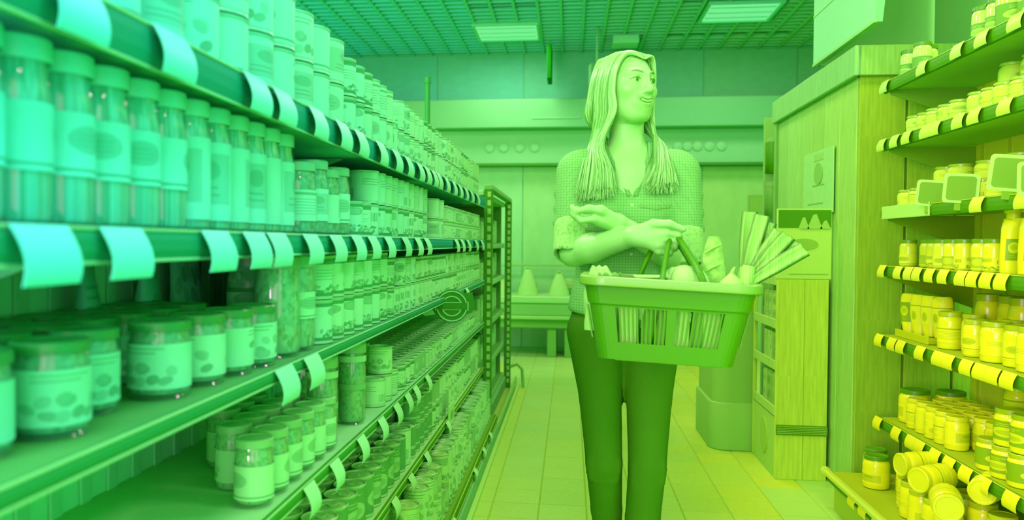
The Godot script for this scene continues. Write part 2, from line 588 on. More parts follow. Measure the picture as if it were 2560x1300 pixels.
func ceiling_lights() -> void:
	var spots := [[-0.62, 8.05, 0.6], [1.45, 7.55, 0.6], [-1.9, 5.6, 0.6], [0.35, 5.2, 0.6], [2.3, 5.2, 0.6], [-1.9, 3.2, 0.6], [0.35, 2.9, 0.6], [2.3, 3.0, 0.6], [-1.9, 0.9, 0.6], [0.35, 0.6, 0.6], [2.3, 0.8, 0.6], [-1.6, -1.2, 0.6], [0.35, -1.2, 0.6], [2.3, -1.2, 0.6]]  # first two panels are in view; the others are added for light
	var face := glow(Color(0.45, 0.93, 0.58), 0.85)
	var k := 0
	for s in spots:
		var w: float = s[2]
		var where := "above the far left of the aisle, behind the left rack" if k == 0 else "above the far right, beside the canopy over the wooden cabinet" if k == 1 else "added unseen, %s row from the front, %s" % [ordinal(4 - (k - 2) / 3), ["over the left rack", "over the aisle", "over the right rack"][(k - 2) % 3]]
		var t := thing("ceiling_light", "square recessed ceiling light panel " + where, "ceiling light", Vector3(s[0], CEIL - 0.05, -s[1]), 0.0, "recessed light panels in the grid ceiling")
		var mb := MB.new()
		for q in [[-1, 0], [1, 0], [0, -1], [0, 1]]:
			var c := Vector3(q[0] * (w / 2), 0.0, q[1] * (w / 2))
			var hx := 0.012 if q[0] != 0 else w / 2 + 0.012
			var hz := 0.012 if q[1] != 0 else w / 2 - 0.012
			mb.box(c - Vector3(hx, 0.012, hz), c + Vector3(hx, 0.03, hz), 0.002)
		part("frame", mb.mesh(), mat(0.4, 0.8), t)
		part("diffuser", bm(w - 0.03, 0.01, w - 0.03, 0.002), face, t, off(0, 0.0, 0))
		if k == 0 or k == 1:
			var rib := MB.new()
			for i in 3: rib.box(Vector3(-w / 2 + 0.03, -0.006, -0.16 + i * 0.16 - 0.006), Vector3(w / 2 - 0.03, 0.004, -0.16 + i * 0.16 + 0.006), 0.001)
			part("louvre", rib.mesh(), mat(0.4, 0.88), t)
		area("panel_light", Vector3(s[0], CEIL - 0.07, -s[1]), Vector2(w, w), Vector3(-90, 0, 0), [9.0, 9.0, 20.0, 9.0, 9.0, 28.0, 9.0, 13.0, 24.0, 9.0, 12.0, 10.0, 9.0, 7.0][k], SHOP_LIGHT)
		k += 1

func room() -> void:
	# floor: grout bed and 20 cm tiles, laid singly where the aisle shows them
	var mb := MB.new()
	mb.box(Vector3(-3.3, -0.2, -FAR - 0.2), Vector3(3.3, -0.003, 2.6))
	var floor_ := struct("floor", mb.mesh(), mat(0.8, 0.5, 0.8))
	var rest := MB.new()
	var tile := bm(0.195, 0.010, 0.195, 0.0015)
	var count := 0
	for iz in range(-13, 45):
		for ix in range(-17, 17):
			var x := 0.079 + ix * 0.2 - 0.1
			var z := 3.38 + iz * 0.2 + 0.1
			if z > FAR - 0.1 or x < -3.2 or x > 3.2: continue
			var shown := x > -0.42 - maxf(0.0, (z - 6.6) * 0.16) and x < minf(1.35, 0.2 + z * 0.2) and z > 3.3 and count < 300
			if shown and z < 4.9 and x > 1.22: shown = false
			if not shown and (x < -0.45 and z < 6.5 or x > 1.3 and z < 5.1): continue
			if shown:
				var u := 0.66 + 0.10 * (x + 0.4) + 0.05 * (7.0 - z) / 3.0 + rng.randf_range(-0.012, 0.012)
				part("tile", tile, mat(u, 0.93 + rng.randf_range(-0.04, 0.05), 0.34, "mottle"), floor_, off(x, -0.010 + rng.randf_range(-0.0004, 0.0004), -z))
				count += 1
			else:
				rest.box(Vector3(x - 0.0975, -0.01, -z - 0.0975), Vector3(x + 0.0975, 0.0, -z + 0.0975), 0.001)
	var far_tiles := part("tile_field", rest.mesh(), mat(0.75, 0.93, 0.34), floor_)
	far_tiles.set_meta("kind", "stuff")
	# ceiling: a slab with an open grid hung under it in 60 cm modules
	mb = MB.new()
	mb.box(Vector3(-3.3, CEIL + 0.28, -FAR - 0.2), Vector3(3.3, CEIL + 0.4, 2.6))
	struct("ceiling", mb.mesh(), mat(0.33, 0.6, 0.9))
	var grid := struct("trim_1", bm(6.5, 0.05, 0.03), mat(0.4, 0.35), "edge rail of the grid ceiling along the back wall")
	grid.position = Vector3(0, CEIL - 0.045, -FAR + 0.02)
	var cellm := MB.new()
	for i in 3: cellm.box(Vector3(-0.3 + i * 0.2 - 0.012, 0, -0.3), Vector3(-0.3 + i * 0.2 + 0.012, 0.05, 0.3))
	for i in 5: cellm.box(Vector3(-0.3, 0.004, -0.3 + i * 0.12 - 0.006), Vector3(0.3, 0.046, -0.3 + i * 0.12 + 0.006))
	var module := cellm.mesh()
	var lights := [[-0.62, 8.05], [1.45, 7.55], [-1.9, 5.6], [0.35, 5.2], [2.3, 5.2], [-1.9, 3.2], [0.35, 2.9], [2.3, 3.0], [-1.9, 0.9], [0.35, 0.6], [2.3, 0.8], [-1.6, -1.2], [0.35, -1.2], [2.3, -1.2]]
	var ceiling_ := get_node("ceiling")
	for iz in 19:
		for ix in 11:
			var x := -3.0 + ix * 0.6
			var z := 8.68 - iz * 0.6
			var clash := false
			for l in lights:
				if absf(l[0] - x) < 0.58 and absf(l[1] - z) < 0.58: clash = true
			var u := 0.33 + 0.075 * x
			if clash:      # cut round the light panel: keep the bars that miss it
				var cut := MB.new()
				for i in 3:
					var bx := x - 0.3 + i * 0.2
					for seg in 6:
						var bz := z - 0.25 + seg * 0.1
						if open_at(lights, bx, bz): cut.box(Vector3(bx - x - 0.012, 0, -(bz - z) - 0.05), Vector3(bx - x + 0.012, 0.05, -(bz - z) + 0.05))
				for i in 5:
					var bz := z - 0.3 + i * 0.12
					for seg in 6:
						var bx := x - 0.25 + seg * 0.1
						if open_at(lights, bx, bz): cut.box(Vector3(bx - x - 0.05, 0.004, -(bz - z) - 0.006), Vector3(bx - x + 0.05, 0.046, -(bz - z) + 0.006))
				if cut.v.size(): part("grid_panel", cut.mesh(), mat(u, 0.64), ceiling_, off(x, CEIL - 0.05, -z))
			else:
				part("grid_panel", module, mat(u, 0.64), ceiling_, off(x, CEIL - 0.05, -z))
	# walls
	for s in [-1.0, 1.0]:
		mb = MB.new()
		mb.box(Vector3(s * 3.3 - 0.1, -0.2, -FAR - 0.2), Vector3(s * 3.3 + 0.1, CEIL + 0.4, 2.6))
		struct("wall_left" if s < 0 else "wall_right", mb.mesh(), mat(0.3, 1.0, 0.8))
	mb = MB.new()
	mb.box(Vector3(-3.3, -0.2, 2.5), Vector3(3.3, CEIL + 0.4, 2.7))
	struct("wall_front", mb.mesh(), plain_paint())
	mb = MB.new()
	mb.box(Vector3(-3.3, -0.2, -FAR - 0.2), Vector3(3.3, CEIL + 0.4, -FAR - 0.012))
	var back := struct("wall_back", mb.mesh(), mat(0.45, 0.6, 0.8))
	for k in 7:        # wall boards with fine joints; the lower ones are paler
		var x := -2.86 + k * 0.94
		var u := 0.40 + 0.03 * x
		part("wall_board", bm(0.932, 0.62, 0.014, 0.002), mat(u, 0.36, 0.7, "mottle"), back, off(x, 2.575, -FAR - 0.006))
		part("wall_board", bm(0.932, 1.95, 0.014, 0.002), mat(u + 0.16, 0.86, 0.7, "mottle"), back, off(x, 0.0, -FAR - 0.006))

func plain_paint() -> StandardMaterial3D:
	if not mats.has("paint"):
		var m := StandardMaterial3D.new()
		m.albedo_color = Color(0.88, 0.86, 0.90)
		m.roughness = 0.85
		mats["paint"] = m
	return mats["paint"]

func open_at(lights: Array, x: float, z: float) -> bool:
	for l in lights:
		if absf(l[0] - x) < 0.335 and absf(l[1] - z) < 0.335: return false
	return true

func back_of_shop() -> void:
	# canopy along the back wall: a pale fascia, a recessed band with small lamps, a dark rail
	var t := thing("wall_canopy", "long pale canopy fascia across the back wall above a dark rail", "canopy", Vector3(0, 1.94, -FAR + 0.02))
	part("fascia", bm(6.1, 0.30, 0.30, 0.01), mat(0.47, 0.36, 0.6), t, off(0, 0.38, 0.15))
	part("recess", bm(6.1, 0.35, 0.10, 0.004), mat(0.52, 0.66, 0.6), t, off(0, 0.03, 0.05))
	part("rail", bm(6.1, 0.026, 0.14, 0.004), mat(0.55, -0.2, 0.6), t, off(0, 0.0, 0.07))
	part("slot", bm(0.50, 0.016, 0.01, 0.002), mat(0.5, 0.5, 0.6), t, off(-0.15, 0.47, 0.302))
	for x in [-0.86, -0.71, -0.54, -0.38, 1.1, 1.2, 1.3, 1.42, 1.54]:
		var mb := MB.new()
		mb.lathe([Vector2(0.0, 0.0), Vector2(0.05, 0.0), Vector2(0.05, 0.012), Vector2(0.03, 0.022), Vector2(0.0, 0.022)], 16)
		part("lamp_disc", mb.mesh(), mat(0.52, 0.76, 0.4), t, Transform3D(Basis(Vector3.RIGHT, PI / 2), Vector3(x, 0.2, 0.101)))
	# produce stand in front of it
	t = thing("produce_stand", "low produce stand on dark legs at the far end of the aisle", "stand", Vector3(-0.1, 0, -8.5))
	part("tray", bm(2.9, 0.07, 0.62, 0.01), mat(0.6, 0.92, 0.5), t, off(0, 0.53, 0))
	part("apron", bm(2.86, 0.12, 0.58, 0.006), mat(0.6, 0.55, 0.6), t, off(0, 0.408, 0))
	part("ledge", bm(2.92, 0.035, 0.66, 0.006), mat(0.62, 0.80, 0.5), t, off(0, 0.372, 0))
	part("skirt", bm(2.86, 0.085, 0.56, 0.004), mat(0.62, 0.28, 0.6), t, off(0, 0.286, 0))
	for x in [-1.38, -0.07, 0.10, 1.38]:
		part("leg", bm(0.09, 0.286, 0.5, 0.006), mat(0.62, 0.36, 0.6), t, off(x, 0, 0))
	part("back_rail", bm(2.9, 0.03, 0.03, 0.004), mat(0.6, 0.6, 0.5), t, off(0, 0.88, -0.30))
	for x in [-1.43, 1.43]: part("upright", bm(0.03, 0.30, 0.03, 0.003), mat(0.6, 0.6), t, off(x, 0.59, -0.30))
	var names := ["leftmost", "second from the left", "third from the left", "fourth from the left", "fifth from the left", "sixth from the left", "seventh from the left", "rightmost"]
	for k in 8:
		var x := -0.98 + k * 0.29 + rng.randf_range(-0.02, 0.02)
		var hgt := [0.17, 0.19, 0.26, 0.22, 0.24, 0.2, 0.22, 0.2][k] as float
		var b := thing("produce_bag", "pale cone-shaped bag of produce on the far stand, " + names[k], "produce bag", Vector3(x, 0.601, -8.36), rng.randf() * 0.5, "produce bags on the far stand")
		var rings := []
		for i in 7:
			var f := i / 6.0
			var r := lerpf(0.105, 0.03, pow(f, 1.3))
			var ring := []
			for q in 14:
				var a := -TAU * q / 14.0
				ring.append(Vector3(cos(a) * r * (1.0 + 0.08 * sin(3 * a)), f * hgt, sin(a) * r * 0.8))
			rings.append(ring)
		var mb := MB.new()
		mb.skin(rings, true, true, true)
		part("bag", mb.mesh(), mat(0.62, 0.96, 0.5), b)
		mb = MB.new()
		mb.tube([Vector3(-0.035, hgt, 0), Vector3(0, hgt + 0.018, 0.0), Vector3(0.035, hgt, 0)], 0.012, 8)
		part("tie", mb.mesh(), mat(0.6, 0.5, 0.5), b)
	for k in 5:
		var b := thing("lettuce", "leafy green heap on the far stand, %s from the left behind the bags" % ordinal(k + 1), "vegetable", Vector3(-0.85 + k * 0.42, 0.601, -8.62), 0.0, "leafy heaps on the far stand")
		var core := MB.new()
		core.lathe([Vector2(0.0, 0.0), Vector2(0.07, 0.01), Vector2(0.10, 0.07), Vector2(0.07, 0.14), Vector2(0.0, 0.17)], 14)
		part("heart", core.mesh(), mat(0.62, 0.6, 0.5, "mottle"), b)
		for q in 7:
			var a := TAU * q / 7.0
			var lf := MB.new()
			leaf(lf, Vector3(cos(a), 0, sin(a)), 0.13, 0.05, 0.8)
			part("leaf", lf.mesh(), mat(0.62, 0.42 + 0.1 * (q % 3), 0.5), b)
	# flat notice on the back wall
	t = thing("wall_notice", "small deep green notice on the pale back wall right of the woman", "notice", Vector3(1.92, 1.375, -FAR + 0.02))
	part("frame", bm(0.165, 0.262, 0.016, 0.003), mat(0.7, 0.35), t)
	part("print", bm(0.135, 0.232, 0.006, 0.001), mat(0.7, 0.48, 0.5, "mottle"), t, off(0, 0.015, 0.009))
	# things hung from the ceiling
	t = thing("hanging_sign", "narrow dark sign hanging edge-on below the ceiling left of the woman", "sign", Vector3(-0.22, CEIL - 0.45, -8.45))
	part("board", bm(0.045, 0.34, 0.34, 0.006), mat(0.45, -0.5, 0.9), t)
	part("hanger", bm(0.012, 0.12, 0.012, 0.002), mat(0.45, 0.3), t, off(0, 0.335, 0))
	t = thing("hanging_speaker", "dark speaker box hanging high behind the woman's head", "speaker", Vector3(0.235, 2.60, -8.0))
	part("case", bm(0.15, 0.22, 0.14, 0.02), mat(0.48, 0.08), t)
	part("bracket", bm(0.02, 0.40, 0.02, 0.003), mat(0.48, 0.3), t, off(0, 0.215, 0))
	var g := MB.new()
	g.lathe([Vector2(0.0, 0.0), Vector2(0.055, 0.0), Vector2(0.055, 0.006), Vector2(0.02, 0.01), Vector2(0.0, 0.01)], 18)
	part("grille", g.mesh(), mat(0.48, 0.22), t, Transform3D(Basis(Vector3.RIGHT, PI / 2), Vector3(0, 0.11, 0.07)))
	t = thing("sign_pole", "slim dark pole rising behind the far left rack", "pole", Vector3(-1.17, 0, -6.75))
	var mb2 := MB.new()
	mb2.lathe([Vector2(0.0, 0.0), Vector2(0.12, 0.0), Vector2(0.12, 0.015), Vector2(0.022, 0.03), Vector2(0.022, 2.44), Vector2(0.0, 2.44)], 14)
	part("post", mb2.mesh(), mat(0.42, -0.2, 0.5), t)
	mb2 = MB.new()
	mb2.lathe([Vector2(0.0, 0.0), Vector2(0.027, 0.0), Vector2(0.027, 0.05), Vector2(0.0, 0.06)], 14)
	part("cap", mb2.mesh(), mat(0.42, -0.2, 0.5), t, off(0, 2.425, 0))
	t = thing("ceiling_vent", "small square vent box under the grid ceiling near the canopy", "vent", Vector3(0.52, CEIL - 0.13, -8.35))
	part("housing", bm(0.25, 0.08, 0.25, 0.008), mat(0.45, 0.85), t)
	for k in 4: part("slat", bm(0.21, 0.006, 0.02, 0.001), mat(0.45, 0.6), t, off(0, -0.005, -0.075 + k * 0.05))

func leaf(mb: MB, dir: Vector3, length: float, width: float, lift: float) -> void:
	var side := dir.cross(Vector3.UP).normalized()
	var rings := []
	for i in 8:
		var f := i / 7.0
		var c := dir * length * sin(f * 1.3) * 0.75 + Vector3.UP * length * f * lift
		var w := width * sin(PI * minf(1.0, 0.12 + f * 0.84)) + 0.004
		var bend := 0.25 * w
		rings.append([c - side * w, c - side * w * 0.5 - Vector3.UP * bend * 0.6, c - Vector3.UP * bend, c + side * w * 0.5 - Vector3.UP * bend * 0.6, c + side * w, c + side * w * 0.5 - Vector3.UP * (bend * 0.6 - 0.005), c - Vector3.UP * (bend - 0.005), c - side * w * 0.5 - Vector3.UP * (bend * 0.6 - 0.005)])
	mb.skin(rings, true, true, true)

# ------------------------------------------------------------------ shelving
# u of the goods along each rack: a scene-wide tint gradient put into their colours
func left_u(y: float, z: float) -> float:
	var near_u := clampf(0.05 - 0.85 * (y - 1.125), 0.0, 0.95)
	return lerpf(near_u, 0.56, clampf(log(z / 0.62) / log(4.7 / 0.62), 0.0, 1.0) ** 0.75)
func right_u(y: float, z: float) -> float:
	var near_u := 1.0 - 0.30 * (y - 1.1)
	return lerpf(near_u, 0.90 - 0.25 * (y - 1.1), clampf((z - 2.4) / 1.2, 0.0, 1.0))

const LEFT_Y := [1.375, 1.135, 0.905, 0.663, 0.40, 0.13]
const LEFT_NAMES := ["top", "second", "third", "fourth", "fifth", "bottom"]
func left_rack() -> void:
	var t := thing("shelf_rack", "long dark metal shelf rack of jars and cans on the left of the aisle", "shelf rack", Vector3(0, 0, 0))
	var z0 := 0.45
	var z1 := 4.78
	var mid := -(z0 + z1) / 2.0
	var ln := z1 - z0
	part("back_panel", bm(0.03, 1.62, ln, 0.003), mat(0.42, 1.3, 0.7), t, off(-0.86, 0.1, mid))  # coloured brighter to make up for the shade inside the rack
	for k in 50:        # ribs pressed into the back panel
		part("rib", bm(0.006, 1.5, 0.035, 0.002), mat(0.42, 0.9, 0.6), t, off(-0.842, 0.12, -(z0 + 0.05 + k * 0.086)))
	for i in 6:
		var y: float = LEFT_Y[i]
		var front: float = -0.50 if i < 5 else -0.42
		var u := left_u(y, 1.6)
		part("shelf", bm(absf(-0.845 - front), 0.008, ln, 0.002), mat(u, 0.7 if i in [3, 4] else 0.0, 0.7), t, off((front - 0.845) / 2.0, y - 0.008, mid))  # two lower boards coloured lighter to offset the shade they sit in
		part("brightened_underside", bm(absf(-0.845 - front), 0.019, ln, 0.003), mat(left_u(y + 0.06, 0.85), 1.3, 0.7), t, off((front - 0.845) / 2.0, y - 0.0275, mid))  # light put into the underside colour, offsetting the shade beneath
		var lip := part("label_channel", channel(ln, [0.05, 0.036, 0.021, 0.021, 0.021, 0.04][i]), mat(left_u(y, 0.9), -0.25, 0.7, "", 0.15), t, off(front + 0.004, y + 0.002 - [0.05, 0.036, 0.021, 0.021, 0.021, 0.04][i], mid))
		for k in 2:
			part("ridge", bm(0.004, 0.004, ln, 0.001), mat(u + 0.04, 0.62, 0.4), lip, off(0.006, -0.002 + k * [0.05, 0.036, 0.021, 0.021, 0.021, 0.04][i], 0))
		if i < 5:
			for k in 4:
				var mb := MB.new()
				var x0 := -0.84
				mb.skin([[Vector3(x0, y - 0.12, 0.003), Vector3(x0, y - 0.03, 0.003), Vector3(front - 0.10, y - 0.03, 0.003), Vector3(front - 0.10, y - 0.034, 0.003)], [Vector3(x0, y - 0.12, -0.003), Vector3(x0, y - 0.03, -0.003), Vector3(front - 0.10, y - 0.03, -0.003), Vector3(front - 0.10, y - 0.034, -0.003)]], true, true, true)
				part("bracket", mb.mesh(), mat(u, 0.2, 0.5), t, off(0, 0, -(0.9 + k * 1.25)))
	part("plinth", bm(0.5, 0.085, ln, 0.004), mat(0.55, 0.3, 0.6), t, off(-0.65, 0.0, mid))
	part("bumper_rail", bm(0.022, 0.03, ln + 1.7, 0.006), mat(0.68, 0.9, 0.4), t, off(-0.39, 0.0, mid - 0.85))
	part("kick_rail", bm(0.012, 0.05, ln + 1.7, 0.004), mat(0.64, 0.6, 0.5), t, off(-0.408, 0.035, mid - 0.85))

func channel(ln: float, h := 0.044) -> ArrayMesh:
	var key := "channel%.2f_%.3f" % [ln, h]
	if not meshes.has(key):
		var mb := MB.new()
		var pr := [Vector2(0.0, 0.0), Vector2(0.006, 0.002), Vector2(0.009, h * 0.33), Vector2(0.009, h * 0.68), Vector2(0.006, h - 0.002), Vector2(0.0, h)]
		for i in pr.size() - 1:
			mb.quad(Vector3(pr[i].x, pr[i].y, ln / 2), Vector3(pr[i].x, pr[i].y, -ln / 2), Vector3(pr[i + 1].x, pr[i + 1].y, -ln / 2), Vector3(pr[i + 1].x, pr[i + 1].y, ln / 2))
		mb.box(Vector3(-0.004, 0.0, -ln / 2), Vector3(0.0, h, ln / 2))
		meshes[key] = mb.mesh()
	return meshes[key]

func far_left_rack() -> void:
	# the darker bay at the end of the left rack, closed by slotted posts
	var t := thing("end_bay", "dark end bay with slotted steel posts closing the left rack", "shelf bay", Vector3(0, 0, -5.65))
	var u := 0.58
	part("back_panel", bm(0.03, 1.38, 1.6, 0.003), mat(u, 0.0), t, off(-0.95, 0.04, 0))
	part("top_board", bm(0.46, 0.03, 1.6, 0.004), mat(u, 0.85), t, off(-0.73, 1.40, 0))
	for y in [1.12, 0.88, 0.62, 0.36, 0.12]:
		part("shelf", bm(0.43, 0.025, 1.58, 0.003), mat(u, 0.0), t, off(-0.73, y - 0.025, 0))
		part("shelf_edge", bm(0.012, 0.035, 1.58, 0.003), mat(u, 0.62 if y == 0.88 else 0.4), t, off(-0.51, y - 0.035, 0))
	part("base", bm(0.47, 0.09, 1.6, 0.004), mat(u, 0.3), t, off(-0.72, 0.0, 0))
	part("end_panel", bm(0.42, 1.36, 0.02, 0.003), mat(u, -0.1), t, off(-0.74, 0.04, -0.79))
	for z in [0.79, -0.80]:
		var p := part("post", bm(0.05, 1.44, 0.05, 0.004), mat(u, -0.2), t, off(-0.475, 0.0, z))
		for k in 28:
			part("slot", bm(0.02, 0.032, 0.006, 0.001), mat(u + 0.05, 0.75), p, off(0.006, 0.04 + k * 0.05, 0.026))
	part("top_rail", bm(0.05, 0.03, 1.6, 0.004), mat(u, 0.3), t, off(-0.475, 1.435, 0))
	var mb := MB.new()
	mb.tube([Vector3(-0.45, 0.16, -0.82), Vector3(-0.40, 0.18, -0.82), Vector3(-0.36, 0.14, -0.82), Vector3(-0.35, 0.0, -0.82)], 0.012, 8)
	part("rail_foot", mb.mesh(), mat(u + 0.05, 0.4), t)
	# dim cartons in it
	var lab := ["bottom", "fourth", "third", "second", "top"]
	var lev := [0.12, 0.36, 0.62, 0.88, 1.12]
	for i in 5:
		for k in 7:
			var hgt := rng.randf_range(0.11, 0.18)
			var z := 0.60 - k * 0.19
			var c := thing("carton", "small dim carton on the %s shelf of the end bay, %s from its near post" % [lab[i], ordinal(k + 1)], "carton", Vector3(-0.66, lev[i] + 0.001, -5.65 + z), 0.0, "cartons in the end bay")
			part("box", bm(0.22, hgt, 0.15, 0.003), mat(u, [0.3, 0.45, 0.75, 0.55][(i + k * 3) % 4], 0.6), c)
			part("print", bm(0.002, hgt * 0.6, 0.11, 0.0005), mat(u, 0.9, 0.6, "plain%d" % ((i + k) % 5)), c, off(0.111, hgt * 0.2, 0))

func wooden_cabinet() -> void:
	var t := thing("wooden_cabinet", "tall plank-sided wooden cabinet with overhanging top trim on the right", "cabinet", Vector3(1.234, 0, -4.52))
	part("carcass", bm(0.80, 1.86, 1.38, 0.003), wood(0.76, 0.35), t, off(0.43, 0.0, 0))
	for k in 6:       # boards of the side that faces the aisle
		part("plank", bm(0.018, 1.86, 0.226, 0.003), wood(0.66 + 0.012 * k, 0.66 + 0.06 * ((k * 5) % 3)), t, off(0.012, 0.0, -0.578 + k * 0.2295))
	for k in 4:       # boards of the end that faces the shopper
		part("plank", bm(0.19, 1.86, 0.018, 0.003), wood(0.84, 0.34 + 0.05 * ((k * 3) % 3)), t, off(0.10 + k * 0.2, 0.0, 0.702))
	part("back_post", bm(0.03, 1.86, 0.03, 0.003), mat(0.62, 0.25), t, off(0.0, 0.0, -0.715))
	part("top_trim", bm(0.03, 0.13, 1.48, 0.004), wood(0.60, 0.55), t, off(-0.012, 1.855, 0.0))
	part("top_trim", bm(0.86, 0.13, 0.03, 0.004), wood(0.68, 0.46), t, off(0.415, 1.855, 0.725))
	part("top_board", bm(0.84, 0.03, 1.44, 0.004), wood(0.66, 0.6), t, off(0.42, 1.95, 0))
	# poster on its aisle side
	var p := thing("poster", "pale poster with a dark round emblem pinned to the wooden cabinet", "poster", Vector3(1.226, 1.28, -4.36))
	part("sheet", bm(0.006, 0.315, 0.50, 0.001), mat(0.64, 0.82, 0.4, "mottle"), p)
	part("emblem", disc(0.055, 0.004), mat(0.66, 0.35, 0.5), p, Transform3D(Basis(Vector3.BACK, PI / 2).scaled(Vector3(1, 1.0, 1.3)), Vector3(-0.003, 0.20, 0.02)))
	for q in [[0.14, 0.2, 0.02], [0.05, 0.26, -0.03]]:
		part("print_line", bm(0.002, 0.006, q[1], 0.0005), mat(0.66, 0.4), p, off(-0.004, q[0], q[2]))
	part("header", bm(0.002, 0.035, 0.16, 0.0005), mat(0.66, 0.6, 0.5), p, off(-0.004, 0.265, 0.02))
	# sloped canopy board and the pale boxing above the cabinet
	t = thing("cabinet_canopy", "pale sloped canopy boxing hanging from the ceiling above the wooden cabinet", "canopy", Vector3(1.2, 2.02, -4.1))
	var mb := MB.new()
	var a := [Vector3(0.0, 0.0, 0.57), Vector3(0.0, 0.0, -0.28), Vector3(0.0, 1.17, -0.28), Vector3(0.0, 1.17, 0.92)]
	var b := []
	for q in a: b.append(q + Vector3(0.03, 0, 0))
	mb.skin([b, a], true, true, true)
	part("fascia", facet(a, Vector3(0.03, 0, 0)), mat(0.5, 0.72, 0.5), t)
	var edge := [Vector3(-0.004, -0.004, 0.575), Vector3(-0.004, -0.004, -0.28), Vector3(-0.004, 0.008, -0.28), Vector3(-0.004, 0.008, 0.575)]
	part("edge_strip", facet(edge, Vector3(0.01, 0, 0)), mat(0.6, 0.55, 0.5), t)
	var seam := [Vector3(-0.003, 0.24, 0.64), Vector3(-0.003, 0.24, -0.28), Vector3(-0.003, 0.248, -0.28), Vector3(-0.003, 0.248, 0.64)]
	part("seam", facet(seam, Vector3(0.004, 0, 0)), mat(0.58, 0.7, 0.5), t)
	part("inner_face", bm(0.03, 1.16, 0.8, 0.003), mat(0.6, 0.8, 0.6), t, off(0.55, 0.0, 0.2))
	part("end_face", bm(0.54, 1.16, 0.03, 0.003), mat(0.6, 0.8, 0.6), t, off(0.29, 0.0, -0.27))
	struct("wall_return", bm(1.4, 1.4, 0.08, 0.004), mat(0.66, 0.86, 0.7), "pale wall stub above the right rack").position = Vector3(2.5, 1.99, -4.5)
	# packs hanging beyond the cabinet's far edge
	t = thing("peg_board", "dark peg panel beyond the far edge of the wooden cabinet", "panel", Vector3(1.56, 0, -5.66))
	part("panel", bm(0.62, 1.95, 0.03, 0.003), mat(0.64, 0.35), t)
	for y in [1.80, 1.52, 1.22, 0.95]:
		part("hook", bm(0.008, 0.008, 0.16, 0.001), mat(0.64, 0.6, 0.3), t, off(-0.24, y, 0.09))
	var tiers := ["top", "second", "third", "lowest"]
	for i in 4:
		for k in 3:
			var q := thing("hanging_pack", "dark foil pack hanging on the %s hook beyond the cabinet, %s from the front" % [tiers[i], ordinal(k + 1)], "snack pack", Vector3(1.315, [1.58, 1.30, 1.00, 0.73][i], -5.50 - k * 0.035), 0.0, "packs on the hooks beyond the cabinet")
			var rings := []
			for r in 7:
				var f := r / 6.0
				var th := 0.014 * sin(PI * f) + 0.002
				var w := 0.075
				rings.append([Vector3(-w, f * 0.20, 0), Vector3(-w * 0.5, f * 0.2, th), Vector3(w * 0.5, f * 0.2, th), Vector3(w, f * 0.2, 0), Vector3(w * 0.5, f * 0.2, -th), Vector3(-w * 0.5, f * 0.2, -th)])
			var pm := MB.new()
			for r in rings: r.reverse()
			for r in rings: r.reverse()
			pm.skin(rings, true, true, true)
			part("pouch", pm.mesh(), mat(0.63, [-0.2, 0.05, -0.1, 0.15][i], 0.4), q)
			part("header_card", bm(0.13, 0.028, 0.003, 0.0008), mat(0.63, 0.6), q, off(0, 0.198, 0))

func disc(r: float, h: float) -> ArrayMesh:
	var key := "disc%.3f_%.3f" % [r, h]
	if not meshes.has(key):
		var mb := MB.new()
		mb.lathe([Vector2(0, 0), Vector2(r - 0.001, 0), Vector2(r, h * 0.5), Vector2(r - 0.001, h), Vector2(0, h)], 28)
		meshes[key] = mb.mesh()
	return meshes[key]

# a flat outline pushed along d, with crisp edges
func facet(pts: Array, d: Vector3) -> ArrayMesh:
	var mb := MB.new()
	var nn := Vector3.ZERO
	for i in range(1, pts.size() - 1): nn += (pts[i] - pts[0]).cross(pts[i + 1] - pts[0])
	var p := pts.duplicate()
	if nn.dot(d) > 0: p.reverse()
	# now p is counter-clockwise seen against d
	for i in range(1, p.size() - 1):
		mb.tri(p[0], p[i], p[i + 1])
		mb.tri(p[0] + d, p[i + 1] + d, p[i] + d)
	for i in p.size():
		var a: Vector3 = p[i]; var b: Vector3 = p[(i + 1) % p.size()]
		mb.quad(b, a, a + d, b + d)
	return mb.mesh()

